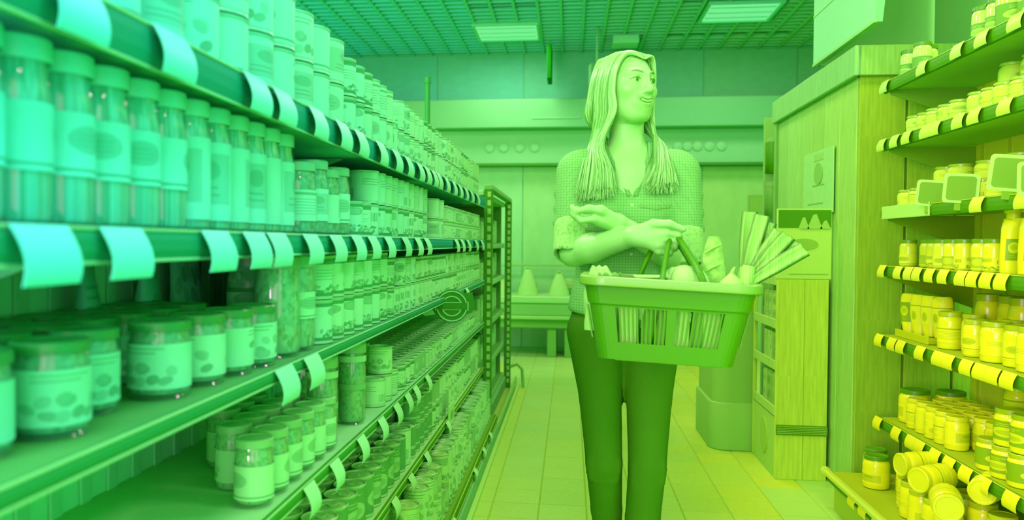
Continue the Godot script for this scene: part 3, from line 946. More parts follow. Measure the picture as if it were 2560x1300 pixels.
func promo_stand() -> void:
	var t := thing("display_stand", "pale wooden display stand with side shelves in front of the cabinet", "display stand", Vector3(1.105, 0, -4.14))
	for k in 2:
		part("plank", bm(0.108 if k == 1 else 0.128, 0.96, 0.02, 0.002), wood(0.84, 1.0 - 0.03 * k, 2.0), t, off(-0.058 + k * 0.119, 0.0, 0.0))
	part("vent_grille", bm(0.236, 0.048, 0.008, 0.002), mat(0.78, -0.2), t, off(0.0, 0.215, 0.012))
	for k in 5: part("grille_bar", bm(0.226, 0.003, 0.006, 0.0008), mat(0.78, 0.5), t, off(0.0, 0.222 + k * 0.008, 0.016))
	part("side_frame", bm(0.018, 0.96, 0.025, 0.002), wood(0.82, 0.9, 2.0), t, off(-0.112, 0.0, -0.49))
	part("rear_board", bm(0.018, 0.96, 0.50, 0.002), wood(0.74, 0.7, 2.0), t, off(0.105, 0.0, -0.26))
	part("core_board", bm(0.01, 0.96, 0.5, 0.002), wood(0.74, 0.75, 2.0), t, off(-0.02, 0.0, -0.26))
	var ys := [0.30, 0.52, 0.72, 0.93]
	for y in ys:
		part("side_shelf", bm(0.10, 0.02, 0.47, 0.002), wood(0.74, 0.78, 2.0), t, off(-0.068, y, -0.25))
		part("shelf_lip", bm(0.008, 0.045, 0.47, 0.002), wood(0.74, 0.86, 2.0), t, off(-0.118, y, -0.25))
	part("foot_panel", bm(0.012, 0.29, 0.47, 0.002), mat(0.76, 0.66), t, off(-0.112, 0.0, -0.25))
	part("foot_emblem", disc(0.075, 0.006), mat(0.78, 0.5), t, Transform3D(Basis(Vector3.BACK, PI / 2).scaled(Vector3(1, 1.2, 1)), Vector3(-0.116, 0.16, -0.23)))
	# the printed board on top of it
	var p := thing("promo_board", "printed promotion board with dark top and oval logo on the display stand", "sign", Vector3(1.105, 0.962, -4.14))
	part("board", bm(0.25, 0.335, 0.016, 0.002), mat(0.76, 1.0, 0.45), p)
	part("photo_print", bm(0.24, 0.085, 0.004, 0.0008), mat(0.72, -0.2, 0.5), p, off(0, 0.244, 0.009))
	for k in 3:
		var tr := MB.new()
		var w := [0.05, 0.07, 0.05][k] as float
		var x := [-0.005, 0.045, 0.10][k] as float
		var tip := [0.055, 0.07, 0.04][k] as float
		x = minf(x, 0.118 - w * 0.5)
		part("leaf_shape", facet([Vector3(x - w / 2, 0.240, 0.0131), Vector3(x + w / 2, 0.240, 0.0131), Vector3(x + w * 0.1, 0.240 + tip, 0.0131), Vector3(x - w * 0.12, 0.240 + tip * 0.94, 0.0131)], Vector3(0, 0, 0.0012)), mat(0.73, 0.62), p)
	part("oval_logo", disc(0.066, 0.003), mat(0.76, 0.40), p, Transform3D(Basis(Vector3.RIGHT, PI / 2).scaled(Vector3(1, 1, 1)) * Basis().scaled(Vector3(1, 1, 0.42)), Vector3(-0.003, 0.165, 0.008)))
	part("slit", bm(0.18, 0.004, 0.004, 0.0008), mat(0.76, 0.3), p, off(0.02, 0.022, 0.008))
	# packs on the side shelves
	var rows := ["lowest", "second", "third", "top"]
	for i in 4:
		for k in 4:
			var hgt := [0.15, 0.145, 0.14, 0.12][i] as float
			var q := thing("seed_packet", "thin pale packet on the %s side shelf of the display stand, %s from the front" % [rows[i], ordinal(k + 1)], "packet", Vector3(1.037, ys[i] + 0.021, -4.26 - k * 0.095), rng.randf_range(-0.05, 0.05), "packets on the display stand")
			part("packet", bm(0.022, hgt, 0.078, 0.003), mat(0.72, [0.86, 0.7, 0.5, 0.9][(i + k) % 4], 0.5, "plain%d" % ((i + 2 * k) % 5)), q)
			part("fold", bm(0.008, 0.014, 0.074, 0.002), mat(0.72, 0.75, 0.5), q, off(0, hgt - 0.001, 0))
	# rounded plastic bin behind
	t = thing("rounded_bin", "smooth rounded green bin standing on the tiles beside the display stand", "bin", Vector3(0.90, 0, -4.97))
	part("body", rounded(0.115, 0.30, 0.09, 0.62), mat(0.70, 0.36, 0.45), t, off(0.0, 0.22, 0.0))
	part("foot_ring", rounded(0.13, 0.312, 0.10, 0.26), mat(0.70, 0.5, 0.45), t)
	part("lid", rounded(0.12, 0.305, 0.09, 0.03), mat(0.70, 0.5, 0.4), t, off(0, 0.842, 0))

# a block with two rounded left corners (half-width x, half-depth z)
func rounded(hx: float, hz: float, r: float, h: float) -> ArrayMesh:
	var pts := []
	for q in [[1, 1, 0.02], [-1, 1, r], [-1, -1, r], [1, -1, 0.02]]:
		var c := Vector2(q[0] * (hx - q[2]), q[1] * (hz - q[2]))
		var a0 := {"11": 0.0, "-11": 90.0, "-1-1": 180.0, "1-1": 270.0}[str(q[0]) + str(q[1])] as float
		for k in 7:
			var a := deg_to_rad(a0 + k * 15.0)
			pts.append(c + Vector2(cos(a), sin(a)) * q[2])
	pts.reverse()
	var rings := []
	for f in [[0.0, 0.97], [0.02, 1.0], [0.98, 1.0], [1.0, 0.97]]:
		var ring := []
		for p in pts: ring.append(Vector3(p.x * f[1], f[0] * h, p.y * f[1]))
		rings.append(ring)
	var mb := MB.new()
	mb.skin(rings, true, true, true)
	return mb.mesh()

const RIGHT_Y := [1.80, 1.562, 1.278, 1.04, 0.752, 0.405, 0.165]
func right_rack() -> void:
	var t := thing("shelf_rack", "dark shelf rack of pale jars on the right, next to the wooden cabinet", "shelf rack")
	var z0 := 1.6
	var z1 := 3.68
	var mid := -(z0 + z1) / 2.0
	var ln := z1 - z0
	part("back_panel", bm(0.03, 2.0, ln - 0.02, 0.003), mat(0.92, 1.3, 0.7), t, off(1.66, 0.1, mid))  # brightened in colour against the shade deep in the rack
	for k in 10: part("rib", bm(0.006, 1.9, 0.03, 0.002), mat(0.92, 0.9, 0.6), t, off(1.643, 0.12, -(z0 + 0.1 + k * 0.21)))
	for i in 7:
		var y: float = RIGHT_Y[i]
		var front := 1.30 if i < 6 else 1.105
		var u := right_u(y, 3.0)
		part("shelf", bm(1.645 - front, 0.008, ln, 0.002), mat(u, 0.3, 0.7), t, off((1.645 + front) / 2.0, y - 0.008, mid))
		part("brightened_underside", bm(1.645 - front, 0.017, ln, 0.003), mat(u, 1.3, 0.7), t, off((1.645 + front) / 2.0, y - 0.0255, mid))  # underside coloured bright to cancel the shade below each shelf
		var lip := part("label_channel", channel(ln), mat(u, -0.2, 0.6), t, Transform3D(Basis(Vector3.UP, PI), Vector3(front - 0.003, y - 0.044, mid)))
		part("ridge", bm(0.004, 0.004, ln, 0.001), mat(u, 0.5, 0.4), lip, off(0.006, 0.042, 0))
		if i < 6:
			for z in [1.9, 2.6, z1 - 0.02]:
				part("bracket", facet([Vector3(1.645, y - 0.17, -z), Vector3(1.645, y - 0.028, -z), Vector3(front + 0.01, y - 0.028, -z), Vector3(front + 0.01, y - 0.05, -z)], Vector3(0, 0, 0.005)), mat(u, 0.14, 0.5), t)
	part("plinth", bm(0.52, 0.12, ln, 0.004), mat(0.88, 0.4, 0.6), t, off(1.38, 0.0, mid))
	part("bumper_rail", bm(0.03, 0.028, ln, 0.008), mat(0.86, 0.8, 0.35), t, off(1.082, 0.155, mid))
	part("bumper_cap", disc(0.02, 0.03), mat(0.84, 0.85, 0.35), t, Transform3D(Basis(Vector3.RIGHT, PI / 2), Vector3(1.082, 0.169, -z1 + 0.0)))
# ------------------------------------------------------------------ goods
var ranks := {}
func placed(look: String, rack: String, shelf: String, row: String, tier: String, seen_from: String) -> String:
	var key := rack + shelf + row + tier
	ranks[key] = int(ranks.get(key, 0)) + 1
	return "%s, %s from %s, %s%s, %s shelf %s rack" % [look, ordinal(ranks[key]), seen_from, row, (" " + tier) if tier else "", shelf, rack]

func lathed(key: String, pr: Array, sides: int) -> ArrayMesh:
	if not meshes.has(key):
		var mb := MB.new()
		mb.lathe(pr, sides)
		meshes[key] = mb.mesh()
	return meshes[key]

# tins past the three hundred that show largest: real geometry, joined by their label
var heap := {}
func far_tin(at: Vector3, r: float, h: float, u: float, tex: String, v: float) -> void:
	for q in [["", 0.62], [tex, v]]:
		var m := mat(u, q[1], 0.4, q[0])
		if not heap.has(m): heap[m] = MB.new()
		if q[0]: heap[m].lathe([Vector2(r - 0.0018, 0.0075), Vector2(r - 0.0008, 0.0075), Vector2(r - 0.0008, h - 0.0075), Vector2(r - 0.0018, h - 0.0075)], 12, at)
		else: heap[m].lathe([Vector2(r - 0.003, 0.0), Vector2(r, 0.001), Vector2(r - 0.0015, 0.006), Vector2(r - 0.0015, h - 0.006), Vector2(r, h - 0.001), Vector2(r - 0.002, h), Vector2(r - 0.004, h - 0.005), Vector2(r * 0.5, h - 0.005), Vector2(0, h - 0.004)], 12, at)
func join_far_tins() -> void:
	var am := ArrayMesh.new()
	for m in heap:
		var one: ArrayMesh = heap[m].mesh()
		am.add_surface_from_arrays(Mesh.PRIMITIVE_TRIANGLES, one.surface_get_arrays(0))
		am.surface_set_material(am.get_surface_count() - 1, m)
	var o := MeshInstance3D.new()
	o.name = "can_rows"
	o.mesh = am
	add_child(o, true)
	o.set_meta("kind", "stuff")
	o.set_meta("label", "close-packed rear and far rows of cans on the left rack")
	o.set_meta("category", "cans")

# a tin: rims, recessed lid with pressed rings, paper sleeve
func tin(at: Vector3, r: float, h: float, u: float, tex: String, v: float, label: String, group: String, fine: bool, tab := false) -> Node3D:
	var t := thing("can", label, "can", at, rng.randf_range(0.0, TAU), group)
	var sides := 28 if fine else 16
	var k := "%.3f_%.3f_%d" % [r, h, sides]
	part("body", lathed("tin" + k, [Vector2(0, 0.003), Vector2(r - 0.004, 0.003), Vector2(r - 0.002, 0.0), Vector2(r, 0.001), Vector2(r, 0.004), Vector2(r - 0.0015, 0.006), Vector2(r - 0.0015, h - 0.006), Vector2(r, h - 0.004), Vector2(r, h - 0.001), Vector2(r - 0.002, h), Vector2(r - 0.003, h - 0.001)], sides), mat(u, 0.62, 0.32, "", 0.4), t)
	part("lid", lathed("tinlid" + k, [Vector2(r - 0.003, h - 0.001), Vector2(r - 0.004, h - 0.005), Vector2(r * 0.78, h - 0.005), Vector2(r * 0.74, h - 0.0035), Vector2(r * 0.5, h - 0.0035), Vector2(r * 0.46, h - 0.005), Vector2(0, h - 0.005)], sides), mat(u, 0.62, 0.28, "", 0.45), t)
	part("paper_label", lathed("tinpaper" + k, [Vector2(r - 0.0018, 0.0075), Vector2(r - 0.0008, 0.0075), Vector2(r - 0.0008, h - 0.0075), Vector2(r - 0.0018, h - 0.0075)], sides), mat(u, v, 0.45, tex), t)
	if tab:
		var mb := MB.new()
		mb.box(Vector3(-0.009, h - 0.005, -0.004), Vector3(0.009, h - 0.0028, 0.026), 0.001)
		mb.lathe([Vector2(0, 0), Vector2(0.005, 0), Vector2(0.005, 0.002), Vector2(0, 0.003)], 10, Vector3(0, h - 0.0035, -0.002))
		if not meshes.has("tab%.3f" % h): meshes["tab%.3f" % h] = mb.mesh()
		part("pull_tab", meshes["tab%.3f" % h], mat(u, 0.8, 0.25, "", 0.7), t)
	return t

func jar_profile(r: float, h: float, neck: float) -> Array:
	return [Vector2(0, 0.004), Vector2(r * 0.8, 0.004), Vector2(r * 0.86, 0.0), Vector2(r * 0.96, 0.003), Vector2(r, 0.010), Vector2(r, h * 0.72), Vector2(r * 0.97, h * 0.77), Vector2(lerpf(neck, r, 0.35), h * 0.825), Vector2(neck, h * 0.855), Vector2(neck, h - 0.003)]

# a glass jar: glass, what is inside, paper, lid
func jar(at: Vector3, r: float, h: float, u: float, inside: String, in_v: float, paper: String, paper_v: float, lid_v: float, label: String, group: String, fine: bool, band := Vector2(0.16, 0.66), neck_f := 0.86) -> Node3D:
	var t := thing("jar", label, "jar", at, rng.randf_range(0.0, TAU), group)
	var sides := 28 if fine else 16
	var neck := r * neck_f
	var k := "%.3f_%.3f_%.2f_%d" % [r, h, neck_f, sides]
	var pr := jar_profile(r, h, neck)
	if fine and inside:
		part("glass", lathed("jarglass" + k, pr, sides), glass(u), t)
		var ins := []
		for p in pr: ins.append(Vector2(maxf(0.0, p.x - 0.0022), lerpf(0.006, h * 0.95, clampf(p.y / h, 0, 1))))
		ins.append(Vector2(0, h * 0.94))
		part("contents", lathed("jarin" + k, ins, sides), mat(u, in_v, 0.5, inside), t)
	else:
		pr.append(Vector2(0, h - 0.003))
		part("body", lathed("jarbody" + k, pr, sides), mat(u, in_v, 0.2, inside, 0.35), t)
	if paper:
		part("paper_label", lathed("jarpaper%s_%.2f_%.2f" % [k, band.x, band.y], [Vector2(r + 0.0001, h * band.x), Vector2(r + 0.0008, h * band.x), Vector2(r + 0.0008, h * band.y), Vector2(r + 0.0001, h * band.y)], sides), mat(u, paper_v, 0.5, paper), t)
	var lr := neck + 0.003
	part("lid", lathed("jarlid" + k, [Vector2(lr - 0.001, h * 0.875), Vector2(lr, h * 0.88), Vector2(lr, h - 0.002), Vector2(lr - 0.002, h), Vector2(lr * 0.82, h), Vector2(lr * 0.78, h - 0.0015), Vector2(0, h - 0.0015)], sides), mat(u, lid_v, 0.3, "", 0.4), t)
	return t

func pouch(at: Vector3, w: float, h: float, dp: float, u: float, v: float, tex: String, turn: float, label: String, group: String) -> void:
	var t := thing("pouch", label, "pouch", at, turn, group)
	var key := "pouch%.3f%.3f" % [w, h]
	if not meshes.has(key):
		var rings := []
		for i in 9:
			var f := i / 8.0
			var th := dp * (0.5 * cos(f * PI * 0.5) + 0.02)
			var ww := w * (0.5 + 0.08 * f)
			rings.append([Vector3(ww, f * h, 0), Vector3(ww * 0.6, f * h, -th), Vector3(0, f * h, -th * 1.2), Vector3(-ww * 0.6, f * h, -th), Vector3(-ww, f * h, 0), Vector3(-ww * 0.6, f * h, th), Vector3(0, f * h, th * 1.2), Vector3(ww * 0.6, f * h, th)])
		var mb := MB.new()
		mb.skin(rings, true, true, true)
		meshes[key] = mb.mesh()
	part("bag", meshes[key], mat(u, v, 0.35, tex), t)
	part("seal", bm(w * 1.12, 0.012, 0.003, 0.001), mat(u, minf(1.0, v + 0.1), 0.35), t, off(0, h, 0))

# a price ticket bent over the shelf's front channel; s = +1 hangs towards +x
func ticket(at: Vector3, s: float, w: float, h: float, u: float, label: String, group: String, bulge := 0.010) -> void:
	var t := thing("price_ticket", label, "price tag", at, 0.0, group)
	var key := "ticket%.3f_%.3f_%.0f_%.3f" % [w, h, s, bulge]
	if not meshes.has(key):
		var front := []
		var n := 8
		for i in n + 1:
			var f := float(i) / n
			front.append(Vector2(s * (0.001 + bulge * sin(f * 2.2)), -f * h))
		var rings := []
		for q in [[-1.0, 0.0], [1.0, 0.0]]:
			var ring := []
			for p in front: ring.append(Vector3(p.x, p.y, q[0] * w / 2))
			for i in range(front.size() - 1, -1, -1): ring.append(Vector3(front[i].x + s * 0.0012, front[i].y, q[0] * w / 2))
			if s > 0: ring.reverse()
			rings.append(ring)
		var mb := MB.new()
		mb.skin(rings, true, false, false)
		for i in n:
			for q in [-1.0, 1.0]:
				var a := Vector3(front[i].x, front[i].y, q * w / 2); var b := Vector3(front[i + 1].x, front[i + 1].y, q * w / 2)
				var e := Vector3(s * 0.0012, 0, 0)
				if q * s > 0: mb.quad(a, b, b + e, a + e)
				else: mb.quad(a, a + e, b + e, b)
		meshes[key] = mb.mesh()
	part("card", meshes[key], mat(u, 1.0, 0.45), t)

func left_goods() -> void:
	var beans := ["beans0", "beans1", "beans2", "beans3"]
	var plains := ["plain0", "plain1", "plain2", "plain3", "plain4"]
	var L := "left"
	var far := "the near end"
	# --- top shelf: tins in two tiers
	var y: float = LEFT_Y[0]
	var z := 0.70
	while z < 1.84:
		for k in 2:
			tin(Vector3(-0.563, y + 0.001 + k * 0.0995, -z), 0.055, 0.098, left_u(y + 0.1, z), plains[[1, 4, 3][(int(z * 10) + k) % 3]], 1.0, placed("large pale can", L, "top", "front", "lower" if k == 0 else "upper", far), "large cans on the top shelf", z < 2.4)
		z += 0.1125
	if true:
		var zz := 0.76
		while zz < 1.30:
			tin(Vector3(-0.69, y + 0.001, -zz), 0.055, 0.16, left_u(y + 0.1, zz), plains[3], 0.9, placed("tall pale can", L, "top", "back", "", far), "tall cans at the back of the top shelf", true)
			tin(Vector3(-0.69, y + 0.162, -zz), 0.055, 0.12, left_u(y + 0.22, zz), plains[4], 1.0, placed("pale can", L, "top", "back", "stacked", far), "cans stacked at the back of the top shelf", true)
			zz += 0.115
	z = 1.93
	var i := 0
	while z < 4.70:
		var tall := i % 7 == 3
		var r := 0.041
		for k in (1 if i % 11 == 6 else 2):
			var tx: String = (beans if (i / 3) % 2 == 0 else plains)[(i / 3 + k) % 4]
			if z > 4.0: far_tin(Vector3(-0.548, y + 0.001 + k * 0.0905, -z), r, 0.089, left_u(y + 0.1, z), tx, 1.0)
			else: tin(Vector3(-0.548, y + 0.001 + k * 0.0905, -z), r, 0.089, left_u(y + 0.1, z), tx, 1.0, placed("printed can", L, "top", "front", "lower row" if k == 0 else "upper row", "the large cans"), "small cans on the top shelf", z < 2.6)
		if tall: tin(Vector3(-0.64, y + 0.001, -z), 0.048, 0.20, left_u(y + 0.1, z), plains[i % 5], 1.0, placed("tall can", L, "top", "rear row", "", "the near end"), "tall cans behind", z < 2.6)
		z += r * 2 + 0.002
		i += 1
	# --- second shelf: tall jars of stalks, then squat jars and tins
	y = LEFT_Y[1]
	z = 0.632
	i = 0
	while z < 1.58:
		jar(Vector3(-0.562, y + 0.001, -z), 0.0365, 0.192, left_u(y + 0.05, z), "stalks", 1.1, "plain1" if i < 7 else "plain4", 1.0, 0.97, placed("tall jar of stalks", L, "second", "front", "", far), "tall jars of stalks", true, Vector2(0.30, 0.66) if i < 7 else Vector2(0.10, 0.72), 0.9)
		if i < 11: jar(Vector3(-0.645, y + 0.001, -z - 0.03), 0.0365, 0.192, left_u(y + 0.05, z), "stalks", 1.1, "", 1.0, 0.97, placed("tall jar of stalks", L, "second", "back", "", far), "tall jars of stalks behind", false)
		z += 0.0755
		i += 1
	z = 1.63
	for k in 4:
		jar(Vector3(-0.552, y + 0.001, -z), 0.041, 0.148 + 0.012 * (k % 2), left_u(y + 0.05, z), "bean_brine", 0.7, "plain%d" % [2, 4, 4, 1][k], 1.0, 0.5, placed("squat pickle jar", L, "second", "middle", "", "the tall jars"), "squat jars of pickles", true, Vector2(0.2, 0.62), 0.9)
		jar(Vector3(-0.64, y + 0.001, -z - 0.02), 0.041, 0.14, left_u(y + 0.05, z), "bean_brine", 0.7, "plain2", 1.0, 0.5, placed("squat pickle jar", L, "second", "rear middle", "", "the tall jars"), "squat jars behind", false)
		z += 0.087
	z = 2.0
	i = 0
	while z < 3.0:
		for k in (1 if i < 2 else 2):
			tin(Vector3(-0.548, y + 0.001 + k * 0.0895, -z), 0.0415, 0.088, left_u(y + 0.05, z), "plain0" if k else beans[i % 3], 1.0, placed("paper-labelled can", L, "second", "front", "lower row" if k == 0 else "upper row", "the pickle jars"), "cans after the pickle jars", z < 2.6)
		if i < 8: far_tin(Vector3(-0.645, y + 0.001, -z), 0.041, 0.165, left_u(y + 0.05, z), "deep1", 1.0)
		z += 0.085
		i += 1
	for zz in [3.18, 3.30]:
		for k in 2: tin(Vector3(-0.552, y + 0.001 + k * 0.079, -zz), 0.050, 0.078, left_u(y, zz), "plain4", 1.0, placed("wide pale can", L, "second", "stack", "lower" if k == 0 else "upper", "the near end"), "wide pale cans", false)
	z = 3.45
	i = 0
	while z < 4.72:
		for k in 2:
			var sp: String = "deep2" if (i / 2) % 3 == 2 else plains[(i + k) % 4]
			jar(Vector3(-0.543, y + 0.001 + k * 0.072, -z), 0.036, 0.071, left_u(y, z), "", 0.85, sp, 1.0, 0.7, placed("small squat jar", L, "second", "front", "lower" if k == 0 else "upper", "the wide cans"), "small squat jars at the far end", false, Vector2(0.1, 0.7), 0.92)
		z += 0.076
		i += 1
	# --- third shelf: wide jars, bean jars, then cans in two tiers
	y = LEFT_Y[2]
	var wide := [[0.762, -0.60], [0.868, -0.580], [0.985, -0.612], [1.105, -0.572], [1.215, -0.568], [1.315, -0.562], [1.408, -0.556]]
	for p in wide:
		jar(Vector3(p[1], y + 0.001, -p[0]), 0.0425, 0.107, left_u(y, p[0]), "bean_brine", 0.62, "plain3", 1.0, -0.2, placed("wide low jar", L, "third", "front", "", far), "wide low jars with dark lids", true, Vector2(0.14, 0.72), 0.93)
	for row in 3:
		for k in 8:
			var zz := 0.72 + k * 0.098 + 0.03 * (row % 2)
			if row == 2: continue
			jar(Vector3(-0.685 - row * 0.09, y + 0.001, -zz), 0.0425, 0.107, left_u(y, zz), "bean_brine", 0.62, "plain3", 1.0, -0.2, placed("wide low jar", L, "third", ["second row", "third row", "rear row"][row], "", far), "wide low jars behind", row == 0 and false, Vector2(0.14, 0.7), 0.93)
	pouch(Vector3(-0.80, y + 0.001, -1.50), 0.105, 0.185, 0.05, left_u(y + 0.1, 1.3), 0.66, "plain1", PI / 2 + 0.25, "pale upright pouch behind the low jars, third shelf left rack, middle of three", "pouches on the third shelf")
	pouch(Vector3(-0.80, y + 0.001, -1.66), 0.105, 0.185, 0.05, left_u(y + 0.1, 1.4), 0.72, "plain3", PI / 2 - 0.1, "pale upright pouch behind the low jars, third shelf left rack, farthest of three", "pouches on the third shelf")
	pouch(Vector3(-0.80, y + 0.001, -1.30), 0.07, 0.18, 0.05, left_u(y + 0.1, 1.1), 0.5, "plain2", PI / 2 + 0.3, "narrow upright pouch behind the low jars, third shelf left rack, nearest of three", "pouches on the third shelf")
	for k in 2:
		jar(Vector3(-0.556, y + 0.001, -1.535 - k * 0.092), 0.0445, 0.19, left_u(y, 1.55), "bean_brine", 0.95, "plain1" if k else "", 1.0, 0.3, placed("tall bean jar", L, "third", "middle", "", "the low jars"), "tall jars of beans", true, Vector2(0.34, 0.62), 0.9)
		jar(Vector3(-0.65, y + 0.001, -1.63 - k * 0.092), 0.0445, 0.19, left_u(y, 1.55), "bean_brine", 0.95, "beans0", 1.0, 0.3, placed("tall bean jar", L, "third", "rear middle", "", "the low jars"), "tall jars of beans behind", false)
	z = 1.745
	i = 0
	while z < 4.70:
		var near := z < 2.45
		var rr := 0.044 if z < 2.3 else 0.041
		var hh := 0.094 if z < 2.3 else 0.084
		for k in (1 if i == 8 else 2):
			var bt: String = beans[0 if i < 8 and k == 0 else 1 if i < 8 else (i / 4 + k) % 4]
			if z > 3.9: far_tin(Vector3(-0.508 - rr, y + 0.001 + k * (hh + 0.001), -z), rr, hh, left_u(y, z), bt, 1.0)
			else: tin(Vector3(-0.508 - rr, y + 0.001 + k * (hh + 0.001), -z), rr, hh, left_u(y, z), bt, 1.0, placed("bean can", L, "third", "front", "lower row" if k == 0 else "upper row", "the bean jars"), "cans of beans in two tiers", near)
		if i % 2 == 0 and z < 3.2: far_tin(Vector3(-0.62 - rr, y + 0.001, -z), rr, hh * 1.9, left_u(y, z), "deep1", 1.0)
		z += rr * 2 + 0.003
		i += 1
	# --- fourth shelf: low jars, tall twin jars, then a field of small tins
	y = LEFT_Y[3]
	for row in 3:
		for k in 10:
			var zz := 1.08 + k * 0.078 + 0.02 * (row % 2)
			if zz < [1.32, 1.42, 1.55][row]: continue
			jar(Vector3(-0.545 - row * 0.078, y + 0.001, -zz), 0.034, 0.118, left_u(y, zz), "peas", 0.85, "plain1" if row == 0 else "plain3", 1.0, 0.42, placed("bean jar", L, "fourth", ["front row", "second row", "third row", "rear row"][row], "", far), "low jars of beans on the fourth shelf", row == 0, Vector2(0.12, 0.62), 0.9)
	for k in 3:
		jar(Vector3([-0.548, -0.548, -0.63][k], y + 0.001, -[1.80, 2.06, 1.93][k]), 0.0355, 0.205, left_u(y, 2.0), "peas", 0.62, "deep2" if k == 2 else "", 1.0, 0.25, "tall jar of small peas, %s, fourth shelf left rack" % ["nearer of the two at the front", "farther of the two at the front", "set back between the front pair"][k], "tall jars of small peas", true, Vector2(0.42, 0.56), 0.93)
		var o := get_child(get_child_count() - 1)
		for q in 2:
			part("band", lathed("peaband%d" % q, [Vector2(0.0358, 0.088 + q * 0.07), Vector2(0.0366, 0.088 + q * 0.07), Vector2(0.0366, 0.103 + q * 0.07), Vector2(0.0358, 0.103 + q * 0.07)], 28), mat(left_u(y, 2.0), 0.2 if q == 0 else 0.75), o)
	for k in 5:
		for tier in 2:
			if tier == 1 and k in [0, 2]: continue
			tin(Vector3([-0.548, -0.548, -0.55, -0.63, -0.63][k], y + 0.001 + tier * 0.0795, -[2.29, 2.375, 2.465, 2.33, 2.43][k]), 0.037, 0.078, left_u(y, 2.4), plains[(k + tier * 2) % 5], 0.98, placed("pale tin", L, "fourth", "cluster", "lower tier" if tier == 0 else "upper tier", "the pea jars"), "pale tins after the pea jars", true)
	for row in 4:
		var kk := 0
		z = 2.56
		while z < 4.72:
			var sp: String = "plain2" if row > 0 else ["beans1", "deep2", "plain2", "beans3"][(kk / 3) % 4]
			if row == 0 or row == 1 and z < 3.3: tin(Vector3(-0.541 - row * 0.075, y + 0.001, -z), 0.0345, 0.075, left_u(y, z), sp, 0.95, placed("small tin", L, "fourth", ["front row", "second row"][row], "", "the tin cluster"), "small tins in close rows", false)
			else: far_tin(Vector3(-0.541 - row * 0.075, y + 0.001, -z), 0.0345, 0.075, left_u(y, z), sp, 0.95)
			z += 0.0725
			kk += 1
	# --- fifth shelf: pull-tab cans, then stacked tins
	y = LEFT_Y[4]
	for row in 2:
		z = 1.80
		i = 0
		while z < 4.70:
			var near := z < 2.64
			var pale := absf(z - 2.68) < 0.05
			var tiers := 1 if z < 2.76 else 2
			var hh := (0.117 if pale else 0.108) if tiers == 1 else 0.088
			for k in tiers:
				var tx: String = "plain0" if pale else ("deep0" if near else ("deep1" if z < 3.1 else ["plain3", "beans1", "deep2", "plain1"][(i / 3 + k) % 4]))
				if row == 1 and z > 2.6 or z > 3.9: far_tin(Vector3(-0.552 - row * 0.088, y + 0.001 + k * (hh + 0.001), -z - 0.02 * row), 0.042, hh, left_u(y, z), tx, 1.0)
				else: tin(Vector3(-0.552 - row * 0.088, y + 0.001 + k * (hh + 0.001), -z - 0.02 * row), 0.042, hh, left_u(y, z), tx, 1.0 if not near else 0.9, placed("dark pull-tab can" if near else "pale can" if pale else "printed can", L, "fifth", "front" if row == 0 else "second row", "" if tiers == 1 else "lower" if k == 0 else "upper", far), "cans on the fifth shelf", z < 2.8, near)
			z += 0.0865
			i += 1
	# --- bottom deck
	y = LEFT_Y[5]
	for row in 2:
		z = 2.42
		i = 0
		while z < 4.70:
			var tiers := 1 if i % 5 == 1 else 2
			for k in tiers:
				var bt: String = ["plain0", "beans3", "plain3", "deep2", "beans2"][(i / 2 + k) % 5]
				if row == 1 or z > 4.0: far_tin(Vector3(-0.478 - row * 0.09, y + 0.001 + k * 0.108, -z - 0.02 * row), 0.0425, 0.107, left_u(y, z), bt, 1.0)
				else: tin(Vector3(-0.478 - row * 0.09, y + 0.001 + k * 0.108, -z - 0.02 * row), 0.0425, 0.107, left_u(y, z), ["plain0", "beans3", "plain3", "deep2", "beans2"][(i / 2 + k) % 5], 1.0, placed("floor-level can", L, "bottom", "front" if row == 0 else "second row", "lower" if k == 0 else "upper", far), "cans on the bottom deck", z < 2.9, z < 2.9 and row == 0)
			z += 0.0875
			i += 1
	join_far_tins()
	# --- price tickets
	var lists := [[0.76, 0.96, 1.23, 1.35, 1.54, 1.72, 1.87, 2.08, 2.27, 2.44, 2.63, 2.77, 2.91, 3.02, 3.21, 3.42, 3.61, 3.82, 4.04, 4.3], [0.71, 0.85, 1.09, 1.23, 1.33, 1.51, 1.68, 1.85, 2.0, 2.18, 2.41, 2.61, 2.78, 3.51, 3.7, 3.92, 4.25, 4.54], [1.37, 1.52, 3.9], [1.51, 1.68, 1.9, 2.11, 2.3, 2.46, 2.59, 2.81], [2.28, 2.52, 2.8, 3.3], [2.93, 3.6, 3.97, 4.3]]
	for s in 6:
		var n := 0
		for zz in lists[s]:
			n += 1
			var big: float = 0.085 if s < 3 else 0.062
			ticket(Vector3(-0.486 if s < 5 else -0.408, LEFT_Y[s] + 0.004, -zz), 1.0, big, [0.058, 0.056, 0.058, 0.055, 0.05, 0.04][s], left_u(LEFT_Y[s], zz), "pale price ticket, %s shelf edge of left rack, %s from near end" % [LEFT_NAMES[s], ordinal(n)], "price tickets on the left rack", 0.016)
	# --- a dark tag among them and the round shelf sign
	var t := thing("price_tag", "pale shelf card with a dark window on the fifth shelf edge, left rack", "price tag", Vector3(-0.484, 0.37, -3.42))
	part("card", bm(0.006, 0.085, 0.15, 0.001), mat(0.6, 0.9, 0.45), t)
	part("window", bm(0.003, 0.035, 0.07, 0.001), mat(0.6, 0.15, 0.3), t, off(0.004, 0.022, 0))
	shelf_sign()

